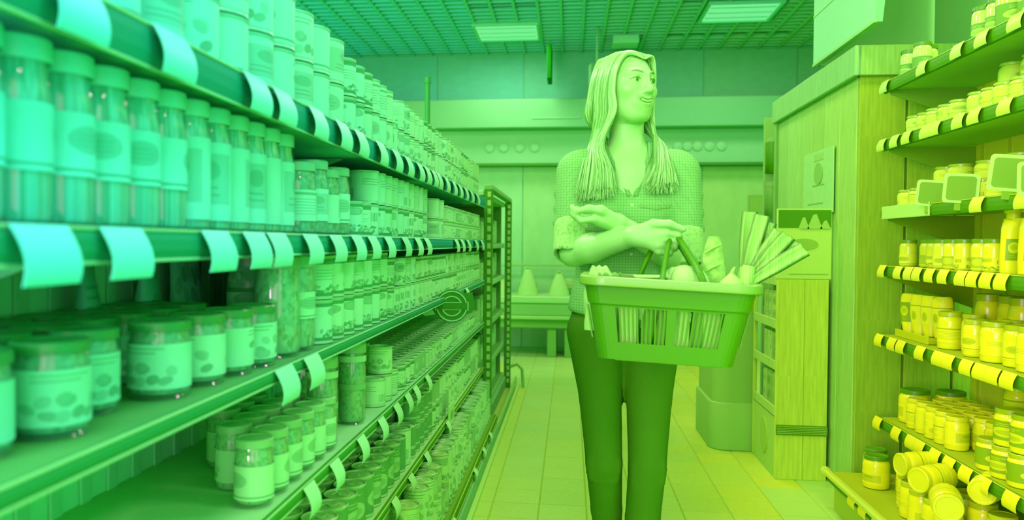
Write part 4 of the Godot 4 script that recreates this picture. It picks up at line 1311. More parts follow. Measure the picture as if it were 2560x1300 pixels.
func shelf_sign() -> void:
	# dark clip-on board with a round outlined badge crossed by a bar
	var t := thing("shelf_sign", "dark shelf sign with round ring-and-bar badge clipped to the third shelf", "sign", Vector3(-0.455, 0.884, -3.25), 0.0)
	t.rotation = Vector3(0, deg_to_rad(6), 0)
	var dark := mat(0.52, -0.25, 0.6)
	var pale := mat(0.52, 0.92, 0.5)
	var w := [Vector3(-0.16, 0.012, 0), Vector3(-0.155, -0.05, 0), Vector3(-0.02, -0.065, 0), Vector3(0.075, -0.035, 0), Vector3(0.085, -0.005, 0), Vector3(0.075, 0.045, 0), Vector3(0.02, 0.04, 0)]
	part("board", facet(w, Vector3(0, 0, 0.006)), dark, t)
	part("arrow", facet([Vector3(-0.135, -0.03, 0.0065), Vector3(-0.112, -0.05, 0.0065), Vector3(-0.07, -0.043, 0.0065), Vector3(-0.082, -0.025, 0.0065), Vector3(-0.082, -0.002, 0.0065), Vector3(-0.12, -0.006, 0.0065)], Vector3(0, 0, 0.0012)), pale, t)
	var b := part("badge", disc(0.0665, 0.010), dark, t, Transform3D(Basis(Vector3.RIGHT, PI / 2), Vector3(-0.005, -0.010, 0.0)))
	part("outer_ring", ring_arc(0.056, 0.061, 0.0, TAU), pale, b, off(0, 0.0102, 0))
	for s in [1.0, -1.0]:
		part("inner_arc", ring_arc(0.036, 0.0405, PI * 0.10 if s > 0 else PI * 1.10, PI * 0.9 if s > 0 else PI * 1.9), pale, b, off(0, 0.0102, 0))
		part("bar_edge", bm(0.074, 0.0012, 0.0045, 0.0003), pale, b, off(0, 0.0102, s * 0.0135))
	part("bar_plate", bm(0.130, 0.0022, 0.026, 0.0005), dark, b, off(0, 0.0102, 0))
	for s in [1.0, -1.0]: part("bar_end", bm(0.0045, 0.0028, 0.036, 0.0005), pale, b, off(s * 0.0635, 0.0102, 0))

func ring_arc(r0: float, r1: float, a0: float, a1: float) -> ArrayMesh:
	var mb := MB.new()
	var n := 40
	for i in n:
		var a := lerpf(a0, a1, float(i) / n); var b := lerpf(a0, a1, float(i + 1) / n)
		var p := [Vector3(cos(a) * r0, 0, sin(a) * r0), Vector3(cos(a) * r1, 0, sin(a) * r1), Vector3(cos(b) * r1, 0, sin(b) * r1), Vector3(cos(b) * r0, 0, sin(b) * r0)]
		var e := Vector3(0, 0.0015, 0)
		mb.quad(p[3] + e, p[2] + e, p[1] + e, p[0] + e)
		mb.quad(p[0], p[1], p[1] + e, p[0] + e)
		mb.quad(p[1], p[2], p[2] + e, p[1] + e)
		mb.quad(p[3], p[0], p[0] + e, p[3] + e)
	return mb.mesh()

# squeeze bottle of oval section
func squeeze(at: Vector3, w: float, h: float, u: float, upside: bool, dark_label: bool, turn: float, label: String, group: String) -> void:
	var t := thing("squeeze_bottle", label, "bottle", at, turn, group)
	var pr := [[0.0, 0.86], [0.02, 0.97], [0.2, 1.0], [0.42, 0.96], [0.58, 0.88], [0.68, 0.86], [0.76, 0.66], [0.80, 0.45], [0.83, 0.40]]
	if upside: pr = [[0.0, 0.60], [0.02, 0.66], [0.10, 0.74], [0.3, 0.86], [0.55, 1.0], [0.75, 0.98], [0.92, 0.90], [0.98, 0.82], [1.0, 0.70]]
	var key := "squeeze%.3f%.3f%s" % [w, h, upside]
	if not meshes.has(key):
		var rings := []
		for p in pr:
			var ring := []
			for k in 22:
				var a := -TAU * k / 22
				ring.append(Vector3(cos(a) * w / 2 * p[1], p[0] * h, sin(a) * w / 2 * lerpf(0.62, 0.9, 1.0 - p[1])))
			rings.append(ring)
		var mb := MB.new()
		mb.skin(rings, true, true, true)
		meshes[key] = mb.mesh()
		mb = MB.new()
		rings = []
		for f in ([0.2, 0.3, 0.42, 0.52] if not upside else [0.28, 0.42, 0.6, 0.78]):
			var wf := 1.0
			for q in pr.size() - 1:
				if f >= pr[q][0] and f <= pr[q + 1][0]: wf = lerpf(pr[q][1], pr[q + 1][1], (f - pr[q][0]) / (pr[q + 1][0] - pr[q][0]))
			var ring := []
			for k in 13:
				var a := PI * (0.12 + 0.76 * k / 12.0)
				ring.append(Vector3(cos(a) * (w / 2 * wf + 0.0008), f * h, sin(a) * (w / 2 * lerpf(0.62, 0.9, 1.0 - wf) + 0.0008)))
			ring.reverse()
			rings.append(ring)
		mb.skin(rings, false)
		meshes[key + "l"] = mb.mesh()
	part("body", meshes[key], mat(u, 0.95, 0.3), t)
	part("front_label", meshes[key + "l"], mat(u, 0.95, 0.4, "deep0" if dark_label else "plain1"), t)
	if upside: part("cap", lathed("sqcapu%.3f" % w, [Vector2(0, -0.001), Vector2(w * 0.26, -0.001), Vector2(w * 0.27, 0.002), Vector2(w * 0.25, 0.012), Vector2(0, 0.012)], 20), mat(u, 0.7, 0.3), t)
	else: part("cap", lathed("sqcap%.3f%.3f" % [w, h], [Vector2(w * 0.24, h * 0.82), Vector2(w * 0.24, h * 0.9), Vector2(w * 0.31, h * 0.92), Vector2(w * 0.33, h * 0.99), Vector2(w * 0.31, h), Vector2(0, h)], 22), mat(u, 0.72, 0.3), t)

func mayo(at: Vector3, r: float, h: float, u: float, tex: String, lid_v: float, label: String, group: String, band := Vector2(0.14, 0.62), v := 0.97) -> Node3D:
	return jar(at, r, h, u, "", v, tex, 1.0, lid_v, label, group, true, band, 0.86)

func right_goods() -> void:
	var R := "right"
	var ref := "the cabinet"
	var y: float = RIGHT_Y[0]
	for p in [[3.60, 1.36, 0], [3.52, 1.40, 0], [3.46, 1.355, 0], [2.97, 1.35, 0], [2.88, 1.352, 0], [2.79, 1.35, 1], [2.70, 1.36, 0], [2.61, 1.352, 0], [2.93, 1.45, 0], [2.80, 1.46, 0], [2.66, 1.46, 0]]:
		mayo(Vector3(p[1], y + 0.001, -p[0]), 0.034 if p[2] == 0 else 0.043, 0.115 if p[2] == 0 else 0.14, right_u(y, p[0]), "deep0" if p[1] < 1.42 else "plain2", -0.2, placed("cream jar with dark label", R, "top", "row" if p[1] < 1.42 else "back row", "", ref), "cream jars on the top right shelf", Vector2(0.08, 0.5))
	y = RIGHT_Y[1]
	for p in [[3.49, 1.35], [3.41, 1.358], [3.31, 1.35], [3.22, 1.354], [3.12, 1.35], [2.97, 1.345], [2.89, 1.35], [2.80, 1.345], [2.71, 1.35], [2.62, 1.345], [2.53, 1.35]]:
		mayo(Vector3(p[1], y + 0.001, -p[0]), 0.038, 0.072, right_u(y, p[0]), "plain%d" % [2, 1, 4][int(p[0] * 10) % 3], 0.4, placed("squat cream jar", R, "second", "front", "", ref), "squat cream jars on the second right shelf", Vector2(0.32, 0.74), 0.95)
	for p in [[3.00, 1.46], [2.86, 1.46], [2.70, 1.46]]:
		for k in 2: mayo(Vector3(p[1], y + 0.001 + k * 0.087, -p[0]), 0.042, 0.086, right_u(y, p[0]), "plain1", 0.5, placed("broad cream jar", R, "second", "rear", "lower" if k == 0 else "upper", ref), "broad jars stacked behind", Vector2(0.2, 0.7), 0.95)
	y = RIGHT_Y[2]
	for p in [[3.57, 1.36, 0], [3.46, 1.36, 0], [3.33, 1.37, 0], [3.22, 1.37, 0], [3.10, 1.37, 0], [2.99, 1.37, 0], [2.87, 1.37, 0], [2.76, 1.37, 0], [2.65, 1.37, 0], [3.33, 1.37, 1], [3.22, 1.37, 1], [3.08, 1.40, 1], [2.96, 1.40, 1], [2.84, 1.38, 1], [2.72, 1.40, 1]]:
		mayo(Vector3(p[1] + 0.03 * p[2], y + 0.001 + 0.071 * p[2], -p[0]), 0.045, 0.07, right_u(y, p[0]), "plain%d" % [0, 2, 0][int(p[0] * 10) % 3], 0.3, placed("low white tub", R, "third", "stack", "lower" if p[2] == 0 else "upper", ref), "low tubs on the third right shelf", Vector2(0.1, 0.72), 0.95)
	for p in [[3.0, 1.50], [2.78, 1.50]]:
		mayo(Vector3(p[1], y + 0.001, -p[0]), 0.046, 0.155, right_u(y, p[0]), "deep0", 0.1, placed("tall dark jar", R, "third", "rear", "", ref), "tall dark jars behind the tubs", Vector2(0.1, 0.6), 0.95)
	# chalk-dark price boards clipped along the third shelf
	var n := 0
	for p in [[3.20, -0.10, 0.10], [2.97, -0.08, 0.105], [2.66, -0.12, 0.115], [2.50, 0.0, 0.10]]:
		n += 1
		var b := thing("price_board", "rounded price board with blank dark centre, %s from the cabinet on third right shelf" % ordinal(n), "price board", Vector3(1.288, y - 0.01 + (0.02 if n == 3 else 0.0), -p[0]), -0.45, "dark-centred price boards")
		b.rotation.z = p[1]
		part("plate", slab(p[2], p[2] * 0.94, 0.012, 0.005), mat(0.72, 0.9, 0.45), b)
		part("dark_panel", slab(p[2] * 0.80, p[2] * 0.76, 0.010, 0.003), mat(0.80, 0.05, 0.5), b, off(0, p[2] * 0.09, 0.004))
		part("clip", bm(0.03, 0.03, 0.012, 0.002), mat(0.8, 0.12), b, off(0, -0.026, -0.002))
	y = RIGHT_Y[3]
	var k4 := 0
	for p in [[3.60, 1.37], [3.48, 1.40], [3.38, 1.385], [3.26, 1.36], [3.18, 1.362], [3.09, 1.36], [3.035, 1.43], [2.965, 1.36], [2.89, 1.362]]:
		mayo(Vector3(p[1], y + 0.001, -p[0]), 0.033, 0.108, right_u(y, p[0]), ["plain1", "deep2", "beans2"][k4 % 3], -0.1, placed("small cream jar", R, "fourth", "row", "", ref), "small cream jars on the fourth right shelf", Vector2(0.06, 0.44), 0.96)
		k4 += 1
	for q in 3:
		squeeze(Vector3(1.36, y + 0.001, -2.77 + q * 0.105), 0.088, 0.205, right_u(y, 2.7), false, true, 0.35, "tall pale squeeze bottle with dark round label, %s from the small jars" % ordinal(q + 1), "tall squeeze bottles on the fourth right shelf")
	y = RIGHT_Y[4]
	for q in 4:
		squeeze(Vector3(1.375 + q * 0.012, y + 0.021, -3.58 + q * 0.068), 0.078, 0.158, right_u(y, 3.6), true, q == 0, -0.5, "upturned pale squeeze bottle beside the cabinet, %s from it on fifth right shelf" % ordinal(q + 1), "upturned squeeze bottles")
	var tr := thing("bottle_tray", "clear low tray under the four upturned squeeze bottles", "tray", Vector3(1.39, y + 0.001, -3.475))
	part("base", bm(0.10, 0.018, 0.32, 0.003), mat(right_u(y, 3.6), 0.35, 0.2), tr)
	part("rim", bm(0.004, 0.03, 0.32, 0.001), mat(right_u(y, 3.6), 0.6, 0.2), tr, off(-0.052, 0.0, 0))
	for p in [[3.21, 1.37, 0.042, 0.135, 2], [3.10, 1.40, 0.038, 0.135, 4], [3.00, 1.36, 0.038, 0.125, 1], [2.87, 1.365, 0.047, 0.13, 0], [2.76, 1.38, 0.046, 0.13, 1], [2.65, 1.365, 0.047, 0.135, 0], [2.95, 1.46, 0.046, 0.13, 3], [2.83, 1.47, 0.046, 0.13, 3], [2.71, 1.47, 0.046, 0.13, 3], [2.60, 1.47, 0.046, 0.13, 3]]:
		mayo(Vector3(p[1], y + 0.001, -p[0]), p[2], p[3], right_u(y, p[0]), "plain%d" % p[4], 0.4, placed("pale sauce jar", R, "fifth", "front" if p[1] < 1.43 else "rear", "", "the squeeze bottles"), "sauce jars on the fifth right shelf", Vector2(0.18, 0.6))
	for p in [[3.22, 1.50], [3.10, 1.52], [2.99, 1.50]]:
		mayo(Vector3(p[1], y + 0.001, -p[0]), 0.042, 0.20, right_u(y, p[0]), "plain4", 0.3, placed("tall pale jar", R, "fifth", "deep rear", "", ref), "tall jars deep on the fifth right shelf", Vector2(0.2, 0.6))
	y = RIGHT_Y[5]
	mayo(Vector3(1.40, y + 0.001, -3.585), 0.060, 0.135, right_u(y, 3.6), "plain4", -0.2, "big white tub with dark lid against the cabinet, sixth right shelf, front one", "big white tubs", Vector2(0.1, 0.55))
	mayo(Vector3(1.53, y + 0.001, -3.57), 0.060, 0.135, right_u(y, 3.6), "plain4", -0.2, "big white tub with dark lid against the cabinet, sixth right shelf, rear one", "big white tubs", Vector2(0.1, 0.55))
	for row in 3:
		for k in 9:
			var zz := 3.47 - k * 0.084 - 0.02 * row
			if row == 0 and k >= 5: continue
			mayo(Vector3(1.365 + row * 0.085, y + 0.001, -zz), 0.0395, 0.118, right_u(y, zz), "plain%d" % [2, 4, 0][k % 3], 0.88, placed("pale lidded jar", R, "sixth", ["front row", "second row", "third row"][row], "", "the big tubs"), "pale lidded jars on the sixth right shelf", Vector2(0.16, 0.6))
	for k in 3:
		mayo(Vector3(1.355, y + 0.001, -2.87 + k * 0.098), 0.044, 0.10, right_u(y, 2.8), "deep0", 0.3, "cream jar with dark label, lower tier, %s after the pale jars, sixth right shelf" % ordinal(k + 1), "dark-labelled cream jars", Vector2(0.18, 0.74))
		if k > 0: mayo(Vector3(1.365, y + 0.102, -2.87 + k * 0.098), 0.047, 0.115, right_u(y, 2.8), "deep0", 0.2, "larger cream jar with dark label stacked on top, %s after the pale jars" % ordinal(k), "dark-labelled cream jars", Vector2(0.18, 0.70))
	mayo(Vector3(1.50, y + 0.12, -3.01), 0.040, 0.13, right_u(y, 3.0), "plain2", 0.6, "single pale jar stacked on the jar lids, sixth right shelf", "stacked jar", Vector2(0.2, 0.7))
	# bottom deck: standing jars and a tumbled heap
	y = RIGHT_Y[6]
	for p in [[3.58, 1.25, 0.046], [3.47, 1.215, 0.050], [3.50, 1.36, 0.046], [3.37, 1.30, 0.045], [3.20, 1.24, 0.045], [3.26, 1.35, 0.045], [3.10, 1.21, 0.043], [3.13, 1.32, 0.045], [3.00, 1.20, 0.043], [2.90, 1.205, 0.043], [2.80, 1.20, 0.043], [3.00, 1.34, 0.045], [2.88, 1.34, 0.045], [2.76, 1.34, 0.045]]:
		mayo(Vector3(p[1], y + 0.001, -p[0]), p[2], 0.128, right_u(y, p[0]), "plain%d" % [4, 2, 0][int(p[0] * 20) % 3], -0.2 if p[0] > 3.35 else 0.45, placed("floor-level cream jar", R, "bottom", "front" if p[1] < 1.28 else "rear", "", ref), "cream jars on the bottom right deck", Vector2(0.14, 0.5))
	var spots := [[1.27, 0.325, 2.98, 0.5, "leaning in the middle of the heap"], [1.17, 0.320, 2.76, 1.25, "lying across the front of the heap"], [1.36, 0.34, 2.86, 0.9, "lying at the back of the heap"], [1.30, 0.325, 3.14, 0.2, "lying nearest the cabinet in the heap"]]
	for p in spots:
		var j := mayo(Vector3(p[0], y + p[1] - 0.143, -p[2]), 0.045, 0.135, right_u(y, p[2]), "plain2", 0.85, "toppled cream jar on its side %s" % p[4], "toppled jars on the bottom right deck", Vector2(0.2, 0.6))
		j.rotation = Vector3(0.1, p[3], PI / 2)
	# price tickets
	var lists := [[3.64, 3.27, 2.99, 2.82, 2.62], [3.66, 3.52, 3.4, 3.23, 3.15, 2.97, 2.86, 2.67], [2.83, 2.56], [3.63, 3.46, 3.36, 3.28, 3.17, 3.06, 2.93, 2.85, 2.76, 2.67], [3.65, 3.51, 3.42, 3.24, 3.09, 3.01, 2.88, 2.79, 2.71, 2.62], [3.65, 3.45, 3.31, 3.23, 3.1, 2.99, 2.87, 2.75, 2.59], [3.34, 3.22, 3.08, 2.92, 2.78]]
	var names := ["top", "second", "third", "fourth", "fifth", "sixth", "bottom"]
	for s in 7:
		var c := 0
		for zz in lists[s]:
			c += 1
			ticket(Vector3(1.287 if s < 6 else 1.092, RIGHT_Y[s] + 0.004, -zz), -1.0, 0.078 if s != 3 else 0.072, 0.05, right_u(RIGHT_Y[s], zz), "pale price ticket, %s shelf edge of right rack, %s from the cabinet" % [names[s], ordinal(c)], "price tickets on the right rack", 0.013)
	var strip := thing("shelf_liner", "pale cloth strip hanging over the third shelf edge beside the cabinet", "shelf liner", Vector3(1.283, RIGHT_Y[2] - 0.045, -3.42))
	part("strip", bm(0.004, 0.052, 0.46, 0.0015), mat(0.72, 0.9, 0.7), strip)
	part("hem", bm(0.006, 0.006, 0.46, 0.001), mat(0.72, 0.75, 0.7), strip)

# rounded plate in the xy plane, base at y = 0
func slab(w: float, h: float, r: float, d: float) -> ArrayMesh:
	var pts := []
	for q in [[1, 1, 0.0], [-1, 1, 90.0], [-1, -1, 180.0], [1, -1, 270.0]]:
		for k in 5:
			var a := deg_to_rad(q[2] + k * 22.5)
			pts.append(Vector3(q[0] * (w / 2 - r) + cos(a) * r, h / 2 + q[1] * (h / 2 - r) + sin(a) * r, 0))
	return facet(pts, Vector3(0, 0, d))
# ------------------------------------------------------------------ the woman
func front_z(f: Field, x: float, y: float) -> float:
	var z := f.lo.z + (f.nz - 2) * f.cell
	while z > f.lo.z and f.at(Vector3(x, y, z)) > 0.0: z -= f.cell * 0.25
	return z

func spline(p: Array, n: int) -> Array:
	var out := []
	for i in p.size() - 1:
		var a: Vector3 = p[maxi(i - 1, 0)]; var b: Vector3 = p[i]; var c: Vector3 = p[i + 1]; var d: Vector3 = p[mini(i + 2, p.size() - 1)]
		for k in n: out.append(b.cubic_interpolate(c, a, d, float(k) / n))
	out.append(p[p.size() - 1])
	return out

func limb(f: Field, pts: Array, rad: Array, k := 0.012) -> void:
	for i in pts.size() - 1: f.capsule(pts[i], pts[i + 1], rad[i], rad[i + 1], k)

const U_W := 0.60
func woman() -> void:
	var t := thing("person", "blonde woman in ring-patterned blouse and dark trousers, arms crossed over a basket, looking aside", "person", Vector3(0.19, 0, -2.52))
	var skin := StandardMaterial3D.new()
	skin.vertex_color_use_as_albedo = true
	skin.roughness = 0.45
	skin.metallic_specular = 0.4
	var body := MB.new()
	body.colored = true
	# joints
	var sh_r := Vector3(-0.172, 1.335, 0.0); var el_r := Vector3(-0.180, 1.097, 0.085); var wr_r := Vector3(-0.016, 1.146, 0.232)
	var sh_l := Vector3(0.128, 1.335, -0.005); var el_l := Vector3(0.137, 1.068, 0.055); var wr_l := Vector3(-0.060, 1.182, 0.165)
	var hip_r := Vector3(-0.108, 0.86, 0.0); var hip_l := Vector3(0.050, 0.86, 0.0)
	var kn_r := Vector3(-0.084, 0.475, 0.035); var kn_l := Vector3(0.040, 0.475, 0.055)
	var an_r := Vector3(-0.056, 0.09, -0.09); var an_l := Vector3(0.014, 0.085, 0.03)
	# body under the clothes, arms and neck
	var f := Field.new(Vector3(-0.29, 0.0, -0.2), Vector3(0.24, 1.52, 0.31), 0.0125)
	f.ball(Vector3(-0.025, 1.245, -0.004), Vector3(0.145, 0.17, 0.100), 0.03)
	f.ball(Vector3(-0.022, 1.29, 0.035), Vector3(0.055, 0.08, 0.058), 0.04)
	f.ball(Vector3(-0.025, 1.06, -0.005), Vector3(0.118, 0.18, 0.075), 0.04)
	f.ball(Vector3(-0.029, 0.90, -0.01), Vector3(0.145, 0.12, 0.088), 0.05)
	f.capsule(Vector3(-0.145, 1.345, -0.005), Vector3(0.10, 1.345, -0.005), 0.05, 0.05, 0.05)
	f.capsule(Vector3(-0.024, 1.37, -0.012), Vector3(-0.028, 1.52, 0.002), 0.054, 0.049, 0.035)
	limb(f, [sh_r, el_r], [0.048, 0.040], 0.02); limb(f, [sh_l, el_l], [0.048, 0.040], 0.02)
	limb(f, [el_r, el_r.lerp(wr_r, 0.3), wr_r], [0.0395, 0.0425, 0.0265], 0.012); limb(f, [el_l, el_l.lerp(wr_l, 0.3), wr_l], [0.0395, 0.042, 0.0265], 0.012)
	limb(f, [hip_r, hip_r.lerp(kn_r, 0.5), kn_r, an_r], [0.080, 0.054, 0.046, 0.032], 0.006); limb(f, [hip_l, hip_l.lerp(kn_l, 0.5), kn_l, an_l], [0.080, 0.057, 0.047, 0.034], 0.006)
	limb(f, [an_r, Vector3(-0.065, 0.045, 0.0)], [0.03, 0.025], 0.02); limb(f, [an_l, Vector3(0.025, 0.035, 0.14)], [0.032, 0.025], 0.02)
	f.into(body)
	# her right hand, closed on the basket handle
	f = Field.new(Vector3(-0.06, 1.06, 0.17), Vector3(0.13, 1.21, 0.30), 0.0034)
	f.capsule(wr_r.lerp(el_r, 0.25), wr_r, 0.030, 0.0265, 0.01)
	f.ball(Vector3(0.018, 1.146, 0.244), Vector3(0.036, 0.031, 0.020), 0.02, Basis(Vector3.BACK, -0.15))
	f.capsule(wr_r, Vector3(0.052, 1.150, 0.252), 0.024, 0.016, 0.015)
	f.capsule(wr_r, Vector3(0.042, 1.122, 0.250), 0.022, 0.015, 0.015)
	for i in 4:
		var q := i / 3.0
		var k := Vector3(0.064, 1.153, 0.256).lerp(Vector3(0.046, 1.106, 0.247), q)
		var sc: float = [0.95, 1.05, 1.0, 0.8][i]
		var p1 := k + Vector3(0.033, -0.004, -0.006) * sc
		var p2 := p1 + Vector3(0.006, -0.004, -0.026) * sc
		var p3 := p2 + Vector3(-0.020, 0.0, -0.012) * sc
		limb(f, [Vector3(0.015, 1.146 - 0.018 * q, 0.246), k, p1, p2, p3], [0.012, 0.0105, 0.0092, 0.0085, 0.0075], 0.006)
	limb(f, [Vector3(0.0, 1.162, 0.242), Vector3(0.030, 1.178, 0.254), Vector3(0.070, 1.178, 0.262), Vector3(0.107, 1.164, 0.258)], [0.017, 0.0130, 0.0108, 0.0084], 0.005)
	f.into(body)
	# her left hand, palm turned up, fingers loosely curled
	f = Field.new(Vector3(-0.235, 1.12, 0.12), Vector3(0.0, 1.27, 0.235), 0.0034)
	f.capsule(wr_l.lerp(el_l, 0.25), wr_l, 0.030, 0.0265, 0.01)
	f.ball(Vector3(-0.098, 1.190, 0.170), Vector3(0.042, 0.022, 0.030), 0.018, Basis(Vector3.BACK, -0.35))
	f.capsule(wr_l, Vector3(-0.118, 1.196, 0.160), 0.023, 0.014, 0.012)
	f.capsule(wr_l, Vector3(-0.120, 1.190, 0.186), 0.022, 0.014, 0.012)
	for i in 4:
		var q := i / 3.0
		var k := Vector3(-0.126, 1.192, 0.196).lerp(Vector3(-0.122, 1.196, 0.146), q)
		var sc: float = [0.92, 1.0, 0.98, 0.8][i]
		var p1 := k + Vector3(-0.038, -0.004 + 0.004 * q, -0.002) * sc
		var p2 := p1 + Vector3(-0.020, 0.016, -0.001) * sc
		var p3 := p2 + Vector3(-0.003, 0.019, 0.001) * sc
		limb(f, [Vector3(-0.09, 1.19, 0.178 - 0.018 * q), k, p1, p2, p3], [0.012, 0.0105, 0.0092, 0.0085, 0.0075], 0.006)
	limb(f, [Vector3(-0.075, 1.196, 0.182), Vector3(-0.105, 1.216, 0.196), Vector3(-0.140, 1.220, 0.200), Vector3(-0.172, 1.214, 0.199)], [0.017, 0.0135, 0.0108, 0.0082], 0.008)
	f.into(body)
	for i in body.v.size(): body.c.append(lin(U_W, 0.74))
	# head, modelled facing +z and then turned to her left
	var hx := Transform3D(Basis(Vector3.UP, deg_to_rad(38)) * Basis(Vector3.RIGHT, deg_to_rad(-3)), Vector3(-0.031, 1.590, 0.010))
	f = Field.new(Vector3(-0.095, -0.17, -0.12), Vector3(0.095, 0.115, 0.125), 0.0036)
	f.ball(Vector3(0, 0.020, -0.015), Vector3(0.073, 0.080, 0.093), 0.02)
	f.ball(Vector3(0, -0.028, 0.020), Vector3(0.063, 0.080, 0.066), 0.03)
	f.ball(Vector3(0, -0.068, 0.034), Vector3(0.043, 0.040, 0.044), 0.03)
	f.ball(Vector3(0, -0.095, 0.056), Vector3(0.019, 0.016, 0.018), 0.022)
	f.capsule(Vector3(-0.050, -0.062, 0.0), Vector3(-0.022, -0.094, 0.046), 0.016, 0.014, 0.025)
	f.capsule(Vector3(0.050, -0.062, 0.0), Vector3(0.022, -0.094, 0.046), 0.016, 0.014, 0.025)
	f.capsule(Vector3(0, -0.06, -0.022), Vector3(0.004, -0.165, -0.018), 0.050, 0.034, 0.03)
	for s in [-1.0, 1.0]:
		f.ball(Vector3(s * 0.039, -0.026, 0.058), Vector3(0.022, 0.017, 0.017), 0.022)
		f.capsule(Vector3(s * 0.012, 0.020, 0.079), Vector3(s * 0.045, 0.020, 0.063), 0.008, 0.007, 0.016)
		f.ball(Vector3(s * 0.031, 0.001, 0.088), Vector3(0.0175, 0.0105, 0.013), 0.012, Basis(), true)
		f.ball(Vector3(s * 0.031, 0.001, 0.067), Vector3(0.0135, 0.0125, 0.0115), 0.006)
		f.capsule(Vector3(s * 0.018, 0.006, 0.0785), Vector3(s * 0.031, 0.0100, 0.0795), 0.0030, 0.0034, 0.004)
		f.capsule(Vector3(s * 0.031, 0.0100, 0.0795), Vector3(s * 0.045, 0.0045, 0.0715), 0.0034, 0.0028, 0.004)
		f.capsule(Vector3(s * 0.019, -0.006, 0.077), Vector3(s * 0.033, -0.0095, 0.0775), 0.0026, 0.003, 0.004)
		f.capsule(Vector3(s * 0.033, -0.0095, 0.0775), Vector3(s * 0.045, -0.004, 0.071), 0.003, 0.0024, 0.004)
		f.ball(Vector3(s * 0.0125, -0.036, 0.088), Vector3(0.0085, 0.0065, 0.010), 0.008)
		f.ball(Vector3(s * 0.076, -0.01, -0.008), Vector3(0.008, 0.028, 0.017), 0.008, Basis(Vector3.UP, s * 0.4))
	f.capsule(Vector3(0, 0.016, 0.080), Vector3(0, -0.028, 0.100), 0.0075, 0.0095, 0.014)
	f.ball(Vector3(0, -0.031, 0.100), Vector3(0.0095, 0.0085, 0.0095), 0.008)
	for s in [-1.0, 1.0]: f.capsule(Vector3(s * 0.0065, -0.0415, 0.098), Vector3(s * 0.007, -0.036, 0.094), 0.0026, 0.002, 0.003, true)
	f.ball(Vector3(0, -0.058, 0.073), Vector3(0.030, 0.022, 0.014), 0.018)
	# the smile: upper lip, parted mouth, lower lip
	var mouth := []
	for i in 7:
		var q := (i - 3) / 3.0
		var x := q * 0.0285
		var yy := -0.0610 + 0.0105 * q * q
		mouth.append(Vector3(x, yy, front_z(f, x, yy)))
	for i in 6:
		var a: Vector3 = mouth[i]; var b: Vector3 = mouth[i + 1]
		var wa := 1.0 - pow(absf(i - 3) / 3.0, 2.0); var wb := 1.0 - pow(absf(i - 2) / 3.0, 2.0)
		f.capsule(a + Vector3(0, 0.0050 * wa, -0.0028), b + Vector3(0, 0.0050 * wb, -0.0028), 0.0022 + 0.0020 * wa, 0.0022 + 0.0020 * wb, 0.004)
		f.capsule(a + Vector3(0, -0.0080 * wa, -0.003), b + Vector3(0, -0.0080 * wb, -0.003), 0.0022 + 0.0030 * wa, 0.0022 + 0.0030 * wb, 0.004)
	for i in range(1, 5):
		f.capsule(mouth[i] + Vector3(0, -0.0012, 0.003), mouth[i + 1] + Vector3(0, -0.0012, 0.003), 0.0042, 0.0042, 0.003, true)
		f.capsule(mouth[i] + Vector3(0, -0.0012, -0.002), mouth[i + 1] + Vector3(0, -0.0012, -0.002), 0.0040, 0.0040, 0.003, true)
	var start := body.v.size()
	f.into(body)
	for i in range(start, body.v.size()):
		var p := body.v[i]
		var v := 0.76
		var m := INF
		for q in mouth.size() - 1:
			var near := Geometry3D.get_closest_point_to_segment(p, mouth[q], mouth[q + 1])
			m = minf(m, Vector2((p.x - near.x), (p.y - near.y) * (1.0 if p.y > near.y else 0.72)).length())
		if m < 0.0070 and p.z > 0.055: v = 0.36
		body.c.append(lin(U_W, v))
		body.v[i] = hx * p
		body.n[i] = hx.basis * body.n[i]
	part("body", body.mesh(), skin, t)
	# eyes, teeth, brows and lashes
	for s in [-1.0, 1.0]:
		var mb := MB.new()
		ellip(mb, Vector3.ZERO, 0.0112)
		var e := part("eye", mb.mesh(), mat(U_W, 0.90, 0.2), t, Transform3D(hx.basis, hx * Vector3(s * 0.031, 0.0008, 0.0700)))
		mb = MB.new()
		mb.lathe([Vector2(0.0058, 0.0), Vector2(0.0052, 0.0016), Vector2(0.003, 0.0024), Vector2(0, 0.0026)], 18, Vector3.ZERO, 80.0)
		var gaze := Basis(Vector3.UP, deg_to_rad(16)) * Basis(Vector3.RIGHT, PI / 2)
		part("iris", mb.mesh(), mat(U_W, -0.3, 0.5), e, Transform3D(gaze, gaze * Vector3(0, 0.0096, 0)))
		var lash := MB.new()
		lash.tube(spline([Vector3(s * 0.0165, 0.0025, 0.0805), Vector3(s * 0.024, 0.0066, 0.0835), Vector3(s * 0.033, 0.0074, 0.083), Vector3(s * 0.0415, 0.0042, 0.077), Vector3(s * 0.0475, 0.0008, 0.0705)], 4), 0.0012, 6)
		part("upper_lashes", lash.mesh(), mat(U_W, 0.08), t, hx)
		lash = MB.new()
		lash.tube(spline([Vector3(s * 0.019, -0.0045, 0.0795), Vector3(s * 0.032, -0.0068, 0.080), Vector3(s * 0.044, -0.0028, 0.0735)], 5), 0.0006, 5)
		part("lower_lashes", lash.mesh(), mat(U_W, 0.35), t, hx)
		var brow := MB.new()
		var bp := spline([Vector3(s * 0.013, 0.0205, 0.0875), Vector3(s * 0.026, 0.0255, 0.0845), Vector3(s * 0.039, 0.0255, 0.0765), Vector3(s * 0.050, 0.0195, 0.064)], 4)
		var br := []
		for i in bp.size(): br.append(lerpf(0.0034, 0.0014, float(i) / bp.size()))
		brow.tube(bp, br, 6)
		part("eyebrow", brow.mesh(), mat(U_W, 0.25), t, hx)
		var stud := MB.new()
		ellip(stud, Vector3.ZERO, 0.0035)
